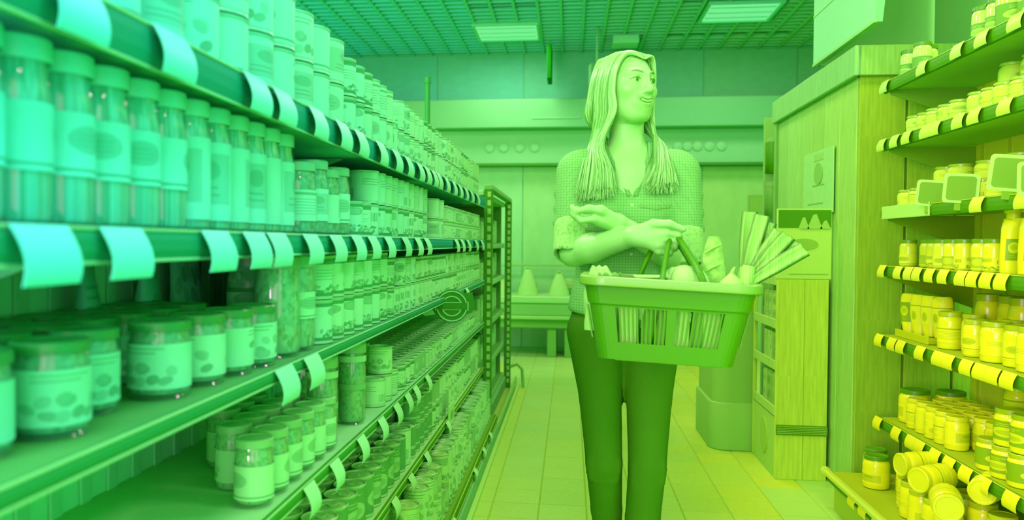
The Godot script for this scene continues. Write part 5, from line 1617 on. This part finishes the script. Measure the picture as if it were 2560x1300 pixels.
		part("ear_stud", stud.mesh(), mat(U_W, 1.0, 0.2), t, off((hx * Vector3(s * 0.081, -0.036, -0.002)).x, (hx * Vector3(s * 0.081, -0.036, -0.002)).y, (hx * Vector3(s * 0.081, -0.036, -0.002)).z))
	var tp := []
	for i in range(1, 6): tp.append(mouth[i] + Vector3(0, 0.0004, -0.0044))
	var teeth := MB.new()
	teeth.tube(tp, 0.0036, 8)
	part("teeth", teeth.mesh(), mat(U_W, 0.98, 0.2), t, hx)
	# ---- blouse
	f = Field.new(Vector3(-0.29, 0.84, -0.17), Vector3(0.24, 1.46, 0.20), 0.0105)
	f.ball(Vector3(-0.025, 1.235, -0.004), Vector3(0.160, 0.165, 0.106), 0.03)
	f.ball(Vector3(-0.085, 1.215, 0.055), Vector3(0.068, 0.070, 0.058), 0.04)
	f.ball(Vector3(0.040, 1.215, 0.055), Vector3(0.068, 0.070, 0.058), 0.04)
	f.ball(Vector3(-0.025, 1.06, -0.002), Vector3(0.148, 0.24, 0.097), 0.05)
	f.ball(Vector3(-0.027, 0.91, -0.004), Vector3(0.168, 0.14, 0.112), 0.06)
	f.capsule(Vector3(-0.150, 1.345, -0.005), Vector3(0.105, 1.345, -0.005), 0.058, 0.058, 0.05)
	f.capsule(Vector3(-0.08, 1.385, -0.012), Vector3(0.03, 1.385, -0.012), 0.048, 0.048, 0.04)
	f.capsule(sh_r, el_r.lerp(sh_r, 0.18), 0.062, 0.056, 0.025)
	f.capsule(sh_l, el_l.lerp(sh_l, 0.18), 0.062, 0.056, 0.025)
	# folds at the bent sleeves
	for q in [0.25, 0.45, 0.62]:
		f.capsule(sh_r.lerp(el_r, q) + Vector3(-0.058, 0.0, 0.0), sh_r.lerp(el_r, q) + Vector3(0.03, -0.03, 0.055), 0.009, 0.006, 0.018)
		f.capsule(sh_l.lerp(el_l, q) + Vector3(0.058, 0.0, 0.0), sh_l.lerp(el_l, q) + Vector3(-0.03, -0.025, 0.055), 0.009, 0.006, 0.018)
	for q in [[0.05, 1.04, 0.10, 1.12], [-0.14, 1.02, -0.09, 1.13], [-0.02, 0.93, 0.05, 1.02], [0.085, 0.93, 0.10, 1.03]]:
		f.capsule(Vector3(q[0], q[1], 0.088), Vector3(q[2], q[3], 0.09), 0.010, 0.005, 0.03)
	f.capsule(Vector3(-0.024, 1.46, -0.01), Vector3(-0.026, 1.41, 0.03), 0.060, 0.056, 0.008, true)
	for q in 4: f.capsule(Vector3(-0.026, 1.405, 0.085 - q * 0.022), Vector3(-0.015, 1.258, 0.145 - q * 0.022), 0.046, 0.005, 0.005, true)
	f.below(0.885, -0.20, false)
	var cloth := MB.new()
	f.into(cloth)
	var print_ := tri_mat(U_W, 1.0, "rings", Vector3(62, 62, 62), 0.7)
	part("blouse", cloth.mesh(), print_, t)
	# collar band along the neck opening, placket, pocket flap, buttons
	for s in [-1.0, 1.0]:
		var pts := []
		for q in [[0.0, 1.420, 0.062], [0.3, 1.385, 0.054], [0.6, 1.335, 0.033], [1.0, 1.262, 0.004]]:
			var x: float = lerpf(-0.026, -0.015, q[0]) + s * (q[2] + 0.004)
			pts.append(Vector3(x, q[1], maxf(front_z(f, x + s * 0.008, q[1]), 0.02) + 0.002))
		var band := MB.new()
		var rings := []
		for p in spline(pts, 5): rings.append([p + Vector3(-s * 0.007, 0, -0.003), p + Vector3(-s * 0.006, 0, 0.003), p + Vector3(s * 0.007, 0, 0.003), p + Vector3(s * 0.008, 0, -0.003)])
		if s > 0:
			for r in rings: r.reverse()
		for r in rings: r.reverse()
		band.skin(rings, true, true, true)
		part("collar", band.mesh(), tri_mat(U_W, 0.75, "rings", Vector3(62, 62, 62), 0.7), t)
	var flap := MB.new()
	var fr := []
	for i in 9:
		var x := 0.005 + 0.09 * i / 8.0
		var yt := 1.238; var yb := 1.228 - 0.006 * (1.0 - absf(i - 4.0) / 4.0)
		var za := front_z(f, x, yt); var zb := front_z(f, x, yb)
		fr.append([Vector3(x, yt, za - 0.001), Vector3(x, yt, za + 0.003), Vector3(x, yb, zb + 0.0035), Vector3(x, yb, zb - 0.001)])
	flap.skin(fr, true, true, true)
	part("pocket_flap", flap.mesh(), tri_mat(U_W, 0.8, "rings", Vector3(62, 62, 62), 0.7), t)
	for i in 3:
		var y := 1.235 - i * 0.07
		part("button", disc(0.005, 0.003), mat(U_W, 0.9, 0.3), t, Transform3D(Basis(Vector3.RIGHT, PI / 2), Vector3(-0.016, y, front_z(f, -0.016, y) - 0.0005)))
	# rolled cuffs, the paler back of the cloth
	for q in [[sh_r, el_r], [sh_l, el_l]]:
		var a: Vector3 = q[1].lerp(q[0], 0.30); var b: Vector3 = q[1].lerp(q[0], 0.02)
		var cf := Field.new(a.min(b) - Vector3.ONE * 0.09, a.max(b) + Vector3.ONE * 0.09, 0.007)
		cf.capsule(a, b, 0.0600, 0.0585, 0.01)
		cf.capsule(a.lerp(b, 0.85), b + (b - a).normalized() * 0.09, 0.048, 0.05, 0.006, true)
		var dirn: Vector3 = (b - a).normalized()
		cf.ball(b + dirn * 0.075, Vector3(0.085, 0.085, 0.062), 0.006, Basis(), true)
		var cm := MB.new()
		cf.into(cm)
		part("rolled_cuff", cm.mesh(), tri_mat(U_W + 0.02, 0.92, "ring_backs", Vector3(14, 14, 14), 0.75), t)
	# ---- trousers
	f = Field.new(Vector3(-0.24, 0.05, -0.19), Vector3(0.19, 0.98, 0.17), 0.0115)
	f.ball(Vector3(-0.029, 0.90, -0.01), Vector3(0.156, 0.11, 0.098), 0.04)
	limb(f, [hip_r, hip_r.lerp(kn_r, 0.5), kn_r, kn_r.lerp(an_r, 0.4), an_r + Vector3(0, 0.03, 0)], [0.090, 0.0625, 0.0535, 0.047, 0.036], 0.006)
	limb(f, [hip_l, hip_l.lerp(kn_l, 0.5), kn_l, kn_l.lerp(an_l, 0.4), an_l + Vector3(0, 0.03, 0)], [0.090, 0.066, 0.0545, 0.051, 0.038], 0.006)
	for q in 4:      # creases behind and over the knees
		f.capsule(kn_r + Vector3(-0.045, 0.02 - q * 0.02, 0.03), kn_r + Vector3(0.045, 0.012 - q * 0.02, 0.032), 0.008, 0.005, 0.012)
		f.capsule(kn_l + Vector3(-0.045, 0.01 - q * 0.02, 0.03), kn_l + Vector3(0.045, 0.02 - q * 0.02, 0.032), 0.005, 0.008, 0.012)
	var legs := MB.new()
	f.into(legs)
	part("trousers", legs.mesh(), tri_mat(0.80, 0.05, "denim", Vector3(40, 40, 40), 0.75), t)
	for q in [[an_r, Vector3(-0.065, 0.0, 0.03)], [an_l, Vector3(0.025, 0.0, 0.16)]]:
		var sf := Field.new(Vector3(q[0].x - 0.09, -0.01, q[0].z - 0.10), Vector3(q[0].x + 0.10, 0.16, q[1].z + 0.09), 0.008)
		sf.capsule(Vector3(q[0].x, 0.045, q[0].z - 0.02), Vector3(q[1].x, 0.035, q[1].z), 0.042, 0.036, 0.02)
		sf.capsule(Vector3(q[0].x, 0.06, q[0].z), Vector3(q[0].x, 0.12, q[0].z), 0.044, 0.042, 0.02)
		sf.below(0.004, 0.0, false)
		sf.below(0.125)
		var sm := MB.new()
		sf.into(sm)
		part("shoe", sm.mesh(), mat(0.75, 0.1, 0.5), t)
	# ---- hair: a cap on the skull and long strands to the chest
	f = Field.new(Vector3(-0.105, -0.11, -0.13), Vector3(0.105, 0.125, 0.11), 0.0055)
	f.ball(Vector3(0, 0.020, -0.018), Vector3(0.078, 0.086, 0.098), 0.01)
	f.ball(Vector3(0, -0.03, -0.05), Vector3(0.072, 0.08, 0.06), 0.02)
	f.ball(Vector3(0.004, -0.02, 0.115), Vector3(0.074, 0.112, 0.112), 0.008, Basis(), true)
	f.ball(Vector3(0.0, -0.13, 0.03), Vector3(0.064, 0.09, 0.07), 0.008, Basis(), true)
	var cap := MB.new()
	f.into(cap)
	part("hair_cap", cap.mesh(), mat(U_W, 0.52, 0.5), t, hx)
	var tones := [MB.new(), MB.new(), MB.new(), MB.new()]
	rng.seed = 77
	for i in 820:
		var s := -1.0 if i < 440 else 1.0
		var q := rng.randf()
		var z := lerpf(0.070, -0.085, q)
		var top := 0.020 + 0.088 * sqrt(maxf(0.05, 1.0 - pow((z + 0.018) / 0.103, 2.0)))
		var r := 1.0 + rng.randf_range(-0.03, 0.07)
		var j := Vector3(rng.randf_range(-1, 1), rng.randf_range(-1, 1), rng.randf_range(-1, 1))
		var p := []
		p.append(hx * Vector3(0.012 + s * 0.002, top, z))
		var zz := lerpf(0.052, -0.075, q)
		p.append(hx * Vector3(0.010 + s * 0.048 * r, lerpf(0.078, 0.084, q) * r, lerpf(0.054, -0.07, q)))
		p.append(hx * Vector3(s * 0.0725 * r, 0.030, lerpf(0.046, -0.06, q)) + j * 0.002)
		p.append(hx * Vector3(s * 0.076 * r, -0.03, lerpf(0.036, -0.075, q)) + j * 0.003)
		p.append(hx * Vector3(s * 0.073 * r, -0.09, lerpf(0.034, -0.085, q)) + j * 0.004)
		var e := rng.randf()
		var g := Vector3(rng.randf_range(-1, 1), rng.randf_range(-1, 1), rng.randf_range(-1, 1))
		if s < 0 and q < 0.72:
			var w := q / 0.72
			p.append(Vector3(-0.100, 1.415, 0.075).lerp(Vector3(-0.132, 1.415, -0.005), w) + g * 0.005)
			p.append(Vector3(-0.078, 1.340, 0.112).lerp(Vector3(-0.155, 1.345, 0.072), w) + g * 0.007)
			p.append(Vector3(-0.070, 1.275, 0.132).lerp(Vector3(-0.170, 1.262, 0.098), w) + Vector3(g.x * 0.012, 0.012 - 0.035 * e, absf(g.z) * 0.006))
		elif s > 0 and q < 0.72:
			var w := q / 0.72
			p.append(Vector3(0.052, 1.425, 0.040).lerp(Vector3(0.080, 1.42, -0.02), w) + g * 0.005)
			p.append(Vector3(0.046, 1.350, 0.092).lerp(Vector3(0.098, 1.35, 0.062), w) + g * 0.007)
			p.append(Vector3(0.022, 1.285, 0.130).lerp(Vector3(0.105, 1.29, 0.098), w) + Vector3(g.x * 0.012, 0.012 - 0.035 * e, absf(g.z) * 0.006))
		else:
			p.append(Vector3(-0.03 + s * 0.055, 1.42, -0.075) + g * 0.012)
			p.append(Vector3(-0.03 + s * 0.060, 1.33, -0.115) + g * 0.014)
			p.append(Vector3(-0.03 + s * 0.060, 1.24, -0.135) + Vector3(g.x * 0.02, -0.03 * e, 0.0))
		var path := spline(p, 4)
		var rad := []
		for k in path.size():
			var h := float(k) / (path.size() - 1)
			rad.append(0.0034 * (0.55 + 0.45 * minf(1.0, h * 6.0)) * (1.0 if h < 0.75 else lerpf(1.0, 0.2, (h - 0.75) / 0.25)))
		tones[[0, 1, 1, 2, 2, 3][rng.randi() % 6]].tube(path, rad, 5, true)
	for k in 4: part("hair", tones[k].mesh(), mat(U_W, [0.10, 0.42, 0.66, 0.88][k], 0.42, "", 0.4), t)

func ellip(mb: MB, c: Vector3, r: float) -> void:
	var pr := []
	for i in 13:
		var a := -PI / 2 + PI * i / 12.0
		pr.append(Vector2(maxf(0.0, cos(a) * r), sin(a) * r))
	mb.lathe(pr, 20, c, 90.0)

# ------------------------------------------------------------------ the basket and what is in it
func basket() -> void:
	var bx := Transform3D(Basis(Vector3.BACK, deg_to_rad(-2.6)) * Basis(Vector3.UP, deg_to_rad(-3.0)), Vector3(0.19 + 0.047, 0.836, -2.52 + 0.355))
	var t := thing("shopping_basket", "green plastic shopping basket with slotted sides held at the woman's waist", "basket")
	t.transform = bx
	var u := 0.66
	var plastic := mat(0.70, -0.25, 0.35, "", 0.5)
	var plastic_pale := mat(0.68, 0.12, 0.35, "", 0.5)
	var H := 0.185
	var rim := [0.199, 0.142, 0.042]
	var foot := [0.162, 0.108, 0.034]
	# side wall: a grid round the tub with the slots left open, both faces and the reveals
	var cols := []       # outline parameters: straight runs split fine enough for the slots
	var slots_front := 0
	var nfront := 82
	var npt := []
	for side in 4:
		var n: int = nfront if side % 2 == 0 else 30
		for k in n: npt.append([side, float(k) / n, false])
		for k in 6: npt.append([side, k / 6.0, true])
	var ys := [0.0, 0.05, 0.22, 0.235, 0.70, 0.715, 0.74, 1.0]
	var grid_o := []
	var grid_i := []
	for y in ys:
		var ro := []; var ri := []
		for q in npt:
			var f: float = y
			var hx := lerpf(foot[0], rim[0], f); var hz := lerpf(foot[1], rim[1], f); var r := lerpf(foot[2], rim[2], f)
			if y > 0.72: hx += 0.004; hz += 0.004     # the collar stands proud of the slotted wall
			ro.append(tub_point(q, hx, hz, r, f * H))
			ri.append(tub_point(q, hx - 0.003, hz - 0.003, r - 0.002, f * H))
		grid_o.append(ro); grid_i.append(ri)
	var m := npt.size()
	var wall := MB.new()
	for j in ys.size() - 1:
		for k in m:
			if tub_open(npt[k], j, nfront): continue
			var k2 := (k + 1) % m
			wall.quad(grid_o[j][k], grid_o[j][k2], grid_o[j + 1][k2], grid_o[j + 1][k])
			wall.quad(grid_i[j][k2], grid_i[j][k], grid_i[j + 1][k], grid_i[j + 1][k2])
			if tub_open(npt[k2], j, nfront): wall.quad(grid_o[j][k2], grid_o[j + 1][k2], grid_i[j + 1][k2], grid_i[j][k2])
			if tub_open(npt[(k + m - 1) % m], j, nfront): wall.quad(grid_i[j][k], grid_i[j + 1][k], grid_o[j + 1][k], grid_o[j][k])
			if j < ys.size() - 2 and tub_open(npt[k], j + 1, nfront): wall.quad(grid_o[j + 1][k], grid_i[j + 1][k], grid_i[j + 1][k2], grid_o[j + 1][k2])
			if j > 0 and tub_open(npt[k], j - 1, nfront): wall.quad(grid_i[j][k], grid_o[j][k], grid_o[j][k2], grid_i[j][k2])
	part("slotted_wall", wall.mesh(), plastic, t)
	var base := MB.new()
	var pa := []; var pb := []
	for q in npt:
		pa.append(tub_point(q, foot[0] + 0.0, foot[1] + 0.0, foot[2], 0.0))
		pb.append(tub_point(q, foot[0] - 0.002, foot[1] - 0.002, foot[2], 0.004))
	base.skin([pa, pb], true, true, true)
	part("floor_plate", base.mesh(), plastic, t)
	part("foot_rib", bm(0.26, 0.006, 0.16, 0.002), mat(u, 0.12, 0.4), t, off(0.01, -0.006, 0))
	var lip := MB.new()
	var rr := []
	for q in [[0.0, 0.0, H - 0.004], [0.016, 0.0, H - 0.006], [0.018, 0.0, H - 0.002], [0.018, 0.0, H + 0.014], [0.015, 0.0, H + 0.018], [-0.002, 0.0, H + 0.018], [-0.004, 0.0, H + 0.015], [-0.003, 0.0, H]]:
		var ring := []
		for w in npt: ring.append(tub_point(w, rim[0] + q[0], rim[1] + q[0], rim[2] + q[0], q[2]))
		rr.append(ring)
	lip.skin(rr, true, false, false, true)
	part("rim", lip.mesh(), plastic_pale, t)
	for k in 9:      # ribs on the two rounded ends
		for s in [-1.0, 1.0]:
			var z := -0.06 + k * 0.015
			part("end_rib", bm(0.004, 0.085, 0.005, 0.001), mat(u, 0.28, 0.4), t, Transform3D(Basis(Vector3.BACK, -s * 0.21), Vector3(s * 0.1775, 0.045, z)))
	# two hoop handles, gathered in her fist
	var inv := bx.affine_inverse()
	var w0 := Vector3(0.19, 0, -2.52)
	var hoops := [[Vector3(0.026, 0.985, 0.478), Vector3(0.034, 1.04, 0.45), Vector3(0.070, 1.128, 0.262), Vector3(0.0815, 1.146, 0.236), Vector3(0.098, 1.136, 0.258), Vector3(0.125, 1.052, 0.44), Vector3(0.138, 0.975, 0.472)], [Vector3(-0.012, 0.985, 0.246), Vector3(-0.006, 1.03, 0.244), Vector3(0.038, 1.120, 0.212), Vector3(0.077, 1.139, 0.215), Vector3(0.110, 1.110, 0.225), Vector3(0.150, 1.03, 0.244), Vector3(0.156, 0.985, 0.246)]]
	for h in hoops:
		var pts := []
		for p in h: pts.append(inv * (p + w0))
		var hm := MB.new()
		hm.tube(spline(pts, 7), 0.0105, 10, true, 0.7)
		part("handle", hm.mesh(), mat(u, -0.25, 0.35), t)
		for e in [0, pts.size() - 1]:
			part("handle_lug", bm(0.03, 0.03, 0.012, 0.003), mat(u, 0.2, 0.4), t, Transform3D(Basis(), pts[e] - Vector3(0, 0.015, 0)))
	contents(w0)

func tub_point(q: Array, hx: float, hz: float, r: float, y: float) -> Vector3:
	# walks round the rounded rectangle, front side first from left to right
	var c := [[Vector2(-hx + r, hz), Vector2(hx - r, hz)], [Vector2(hx, hz - r), Vector2(hx, -hz + r)], [Vector2(hx - r, -hz), Vector2(-hx + r, -hz)], [Vector2(-hx, -hz + r), Vector2(-hx, hz - r)]]
	var s: int = q[0]
	if not q[2]:
		var p: Vector2 = c[s][0].lerp(c[s][1], q[1])
		return Vector3(p.x, y, p.y)
	var mid: Vector2 = [Vector2(hx - r, hz - r), Vector2(hx - r, -hz + r), Vector2(-hx + r, -hz + r), Vector2(-hx + r, hz - r)][s]
	var a0: float = [PI / 2, 0.0, -PI / 2, -PI][s]
	var a: float = a0 - q[1] * PI / 2
	return Vector3(mid.x + cos(a) * r, y, mid.y + sin(a) * r)

func tub_open(q: Array, row: int, nfront: int) -> bool:
	if q[2] or row != 3 or q[0] % 2 == 1: return false
	var k := int(round(q[1] * nfront))
	if q[0] == 2: k = nfront - 1 - k
	if k < 6 or k > 76 or (k > 39 and k < 45): return false
	return (k % 3) != (2 if k < 42 else 0)

func contents(w0: Vector3) -> void:
	var u := 0.64
	# baguette
	var t := thing("bread", "crusty loaf standing upright at the right end of the shopping basket", "bread", w0 + Vector3(0.163, 0.85, 0.33))
	t.rotation.z = -0.04
	var rings := []
	for i in 15:
		var f := i / 14.0
		var r := 0.037 * sqrt(maxf(0.02, sin(PI * clampf(0.06 + f * 0.90, 0.0, 1.0)))) * (1.0 + 0.05 * sin(f * 21.0))
		var ring := []
		for k in 18:
			var a := -TAU * k / 18
			ring.append(Vector3(cos(a) * r * (1.0 + 0.06 * sin(a * 3 + f * 9.0)), f * 0.295, sin(a) * r * 0.9))
		rings.append(ring)
	var mb := MB.new()
	mb.skin(rings, true, true, true)
	part("crust", mb.mesh(), tri_mat(u + 0.02, 0.82, "crust", Vector3(9, 9, 9), 0.8), t)
	for k in 4:
		mb = MB.new()
		mb.tube([Vector3(-0.026, 0.10 + k * 0.05, 0.020), Vector3(-0.008, 0.115 + k * 0.05, 0.033), Vector3(0.014, 0.125 + k * 0.05, 0.029)], [0.003, 0.007, 0.003], 6, true, 0.6)
		part("score", mb.mesh(), mat(u + 0.02, 0.62, 0.8), t)
	# leeks
	var fans := [["leek with fanned leaves leaning right in the basket", Vector3(0.222, 0.90, 0.36), [[0.035, 0.32, 0.0], [0.06, 0.31, 0.01], [0.085, 0.295, -0.01], [0.10, 0.27, 0.012], [0.125, 0.25, -0.005]]], ["second leek whose broad leaf reaches farthest right", Vector3(0.222, 0.905, 0.395), [[0.115, 0.255, 0.01], [0.138, 0.24, 0.0], [0.150, 0.222, 0.012]]]]
	for fan in fans:
		var l := thing("leek", fan[0], "vegetable", w0 + fan[1], 0.0, "leeks in the basket")
		mb = MB.new()
		var lean: Vector3 = Vector3(0.05, 0.31, 0).normalized()
		mb.tube([Vector3(-0.006, -0.03, 0), lean * 0.06 + Vector3(-0.004, 0, 0), lean * 0.13, lean * 0.17], [0.017, 0.0165, 0.018, 0.016], 16)
		part("shank", mb.mesh(), tri_mat(u + 0.03, 0.95, "veins", Vector3(12, 1.5, 12), 0.5), l)
		var q := 0
		for d in fan[2]:
			mb = MB.new()
			var tip := Vector3(d[0], d[1], d[2])
			var a: Vector3 = lean * 0.12
			var side := Vector3(tip.y - a.y, -(tip.x - a.x), 0).normalized()
			rings = []
			for i in 9:
				var f := i / 8.0
				var c := a.lerp(tip, f) + Vector3(0, -0.012 * f * f, d[2] * f + 0.004 * (q - 2))
				var w := lerpf(0.010, 0.0195, minf(1.0, f * 1.8))
				var fold := Vector3(0, 0, 0.010 * (1.0 - 0.4 * f))
				rings.append([c - side * w + fold, c - side * w * 0.4 + fold * 0.3, c, c + side * w * 0.4 + fold * 0.3, c + side * w + fold, c + side * w * 0.4 + fold * 0.3 - Vector3(0, 0, 0.0025), c - Vector3(0, 0, 0.0025), c - side * w * 0.4 + fold * 0.3 - Vector3(0, 0, 0.0025)])
			mb.skin(rings, true, true, true)
			part("leaf", mb.mesh(), tri_mat(u + 0.02, [0.62, 0.80, 0.70, 0.86, 0.66][q % 5], "veins", Vector3(14, 1.2, 14), 0.5), l)
			q += 1
	# round pale cabbage
	t = thing("cabbage", "round pale cabbage between the basket handle bars", "vegetable", w0 + Vector3(0.098, 0.935, 0.365))
	mb = MB.new()
	ellip(mb, Vector3(0, 0.075, 0), 0.062)
	part("head", mb.mesh(), mat(u, 0.94, 0.5, "mottle"), t)
	for k in 5:
		mb = MB.new()
		rings = []
		var a0 := TAU * k / 5.0 + 0.4
		for i in 8:
			var ph := -0.9 + 1.9 * i / 7.0
			var ring := []
			for j in 9:
				var th := a0 + (j - 4) * 0.17 * (1.0 - 0.35 * absf(i - 3.5) / 3.5)
				ring.append(Vector3(cos(th) * cos(ph), sin(ph), sin(th) * cos(ph)) * (0.0635 + 0.0012 * (k % 2)) + Vector3(0, 0.075, 0))
			for j in range(8, -1, -1): ring.append(Vector3(0, 0.075, 0) + (ring[j] - Vector3(0, 0.075, 0)) * 1.035)
			rings.append(ring)
		mb.skin(rings, true, true, true)
		part("outer_leaf", mb.mesh(), mat(u, 0.90 + 0.03 * (k % 3), 0.5), t)
	# paper tray of something pale, crumpled packet, onion, lettuce
	t = thing("carton_tray", "low pale carton just above the basket rim in front of the blouse", "carton", w0 + Vector3(0.012, 0.925, 0.37))
	part("tray", bm(0.085, 0.115, 0.10, 0.012), mat(u, 0.95, 0.6), t)
	part("cover", bm(0.080, 0.006, 0.094, 0.002), mat(u, 0.88, 0.6), t, off(0, 0.114, 0))
	t = thing("salad_bag", "crinkled clear salad bag with dark leaves at the basket's left end", "salad bag", w0 + Vector3(-0.095, 0.905, 0.37))
	f_bag(t, u)
	t = thing("onion", "pale rounded onion beside the leek shank in the basket", "vegetable", w0 + Vector3(0.205, 0.975, 0.405))
	mb = MB.new()
	mb.lathe([Vector2(0.0, 0.0), Vector2(0.014, 0.002), Vector2(0.030, 0.018), Vector2(0.034, 0.038), Vector2(0.028, 0.058), Vector2(0.014, 0.070), Vector2(0.006, 0.078), Vector2(0, 0.08)], 20, Vector3.ZERO, 75.0)
	part("bulb", mb.mesh(), mat(u + 0.03, 0.93, 0.35), t)
	mb = MB.new()
	mb.tube([Vector3(0, 0.076, 0), Vector3(0.003, 0.087, 0.002), Vector3(0.008, 0.094, 0.0)], [0.005, 0.004, 0.002], 8)
	part("neck", mb.mesh(), mat(u + 0.03, 0.7, 0.5), t)
	for k in 3:
		t = thing("milk_carton", "pale drink carton standing behind the basket slots, %s one" % ["left", "middle", "right"][k], "carton", w0 + Vector3([-0.046, 0.078, 0.152][k], 0.850, [0.420, 0.430, 0.434][k]), -0.05, "pale cartons in the basket")
		part("box", bm(0.044, 0.125, 0.05, 0.003), mat(u + 0.02, 1.0, 0.5), t)
		part("top_fold", bm(0.044, 0.016, 0.006, 0.002), mat(u + 0.02, 0.9, 0.5), t, off(0, 0.124, 0))
	# dark cucumbers lying behind the slots
	for k in 3:
		t = thing("cucumber", "dark cucumber upright behind the basket slots, %s from the left" % ordinal(k + 1), "vegetable", w0 + Vector3([-0.008, 0.026, 0.112][k], 0.848, 0.445), 0.0, "cucumbers behind the slots")
		mb = MB.new()
		mb.tube([Vector3(0, 0, 0), Vector3(0.002, 0.006, 0), Vector3(0.008, 0.06, 0), Vector3(0.016, 0.12, 0.0), Vector3(0.02, 0.138, 0), Vector3(0.021, 0.142, 0)], [0.004, 0.013, 0.016, 0.015, 0.009, 0.003], 14)
		part("fruit", mb.mesh(), mat(u + 0.02, 0.1 + 0.1 * k, 0.4), t)
		part("stalk", bm(0.006, 0.008, 0.006, 0.002), mat(u, 0.5), t, off(0.0205, 0.141, 0))

func f_bag(t: Node3D, u: float) -> void:
	var rings := []
	for i in 9:
		var f := i / 8.0
		var r := lerpf(0.052, 0.018, pow(f, 2.2))
		var ring := []
		for k in 20:
			var a := -TAU * k / 20
			ring.append(Vector3(cos(a) * r * 1.05 * (1.0 + 0.10 * sin(a * 5 + f * 7)) - 0.02 * f, f * 0.155 + 0.010 * sin(a * 3) * f, sin(a) * r * 0.8))
		rings.append(ring)
	var mb := MB.new()
	mb.skin(rings, true, true, true)
	part("bag", mb.mesh(), mat(u, 0.93, 0.25, "mottle"), t)
	for k in 4:
		var a := 0.5 + k * 0.7
		mb = MB.new()
		leaf(mb, Vector3(cos(a), 0.0, sin(a)), 0.06, 0.020, 1.0)
		part("leaf", mb.mesh(), mat(u, [0.35, 0.6, 0.45, 0.7][k], 0.4), t, off(-0.008 + 0.008 * k, 0.085, 0.018))
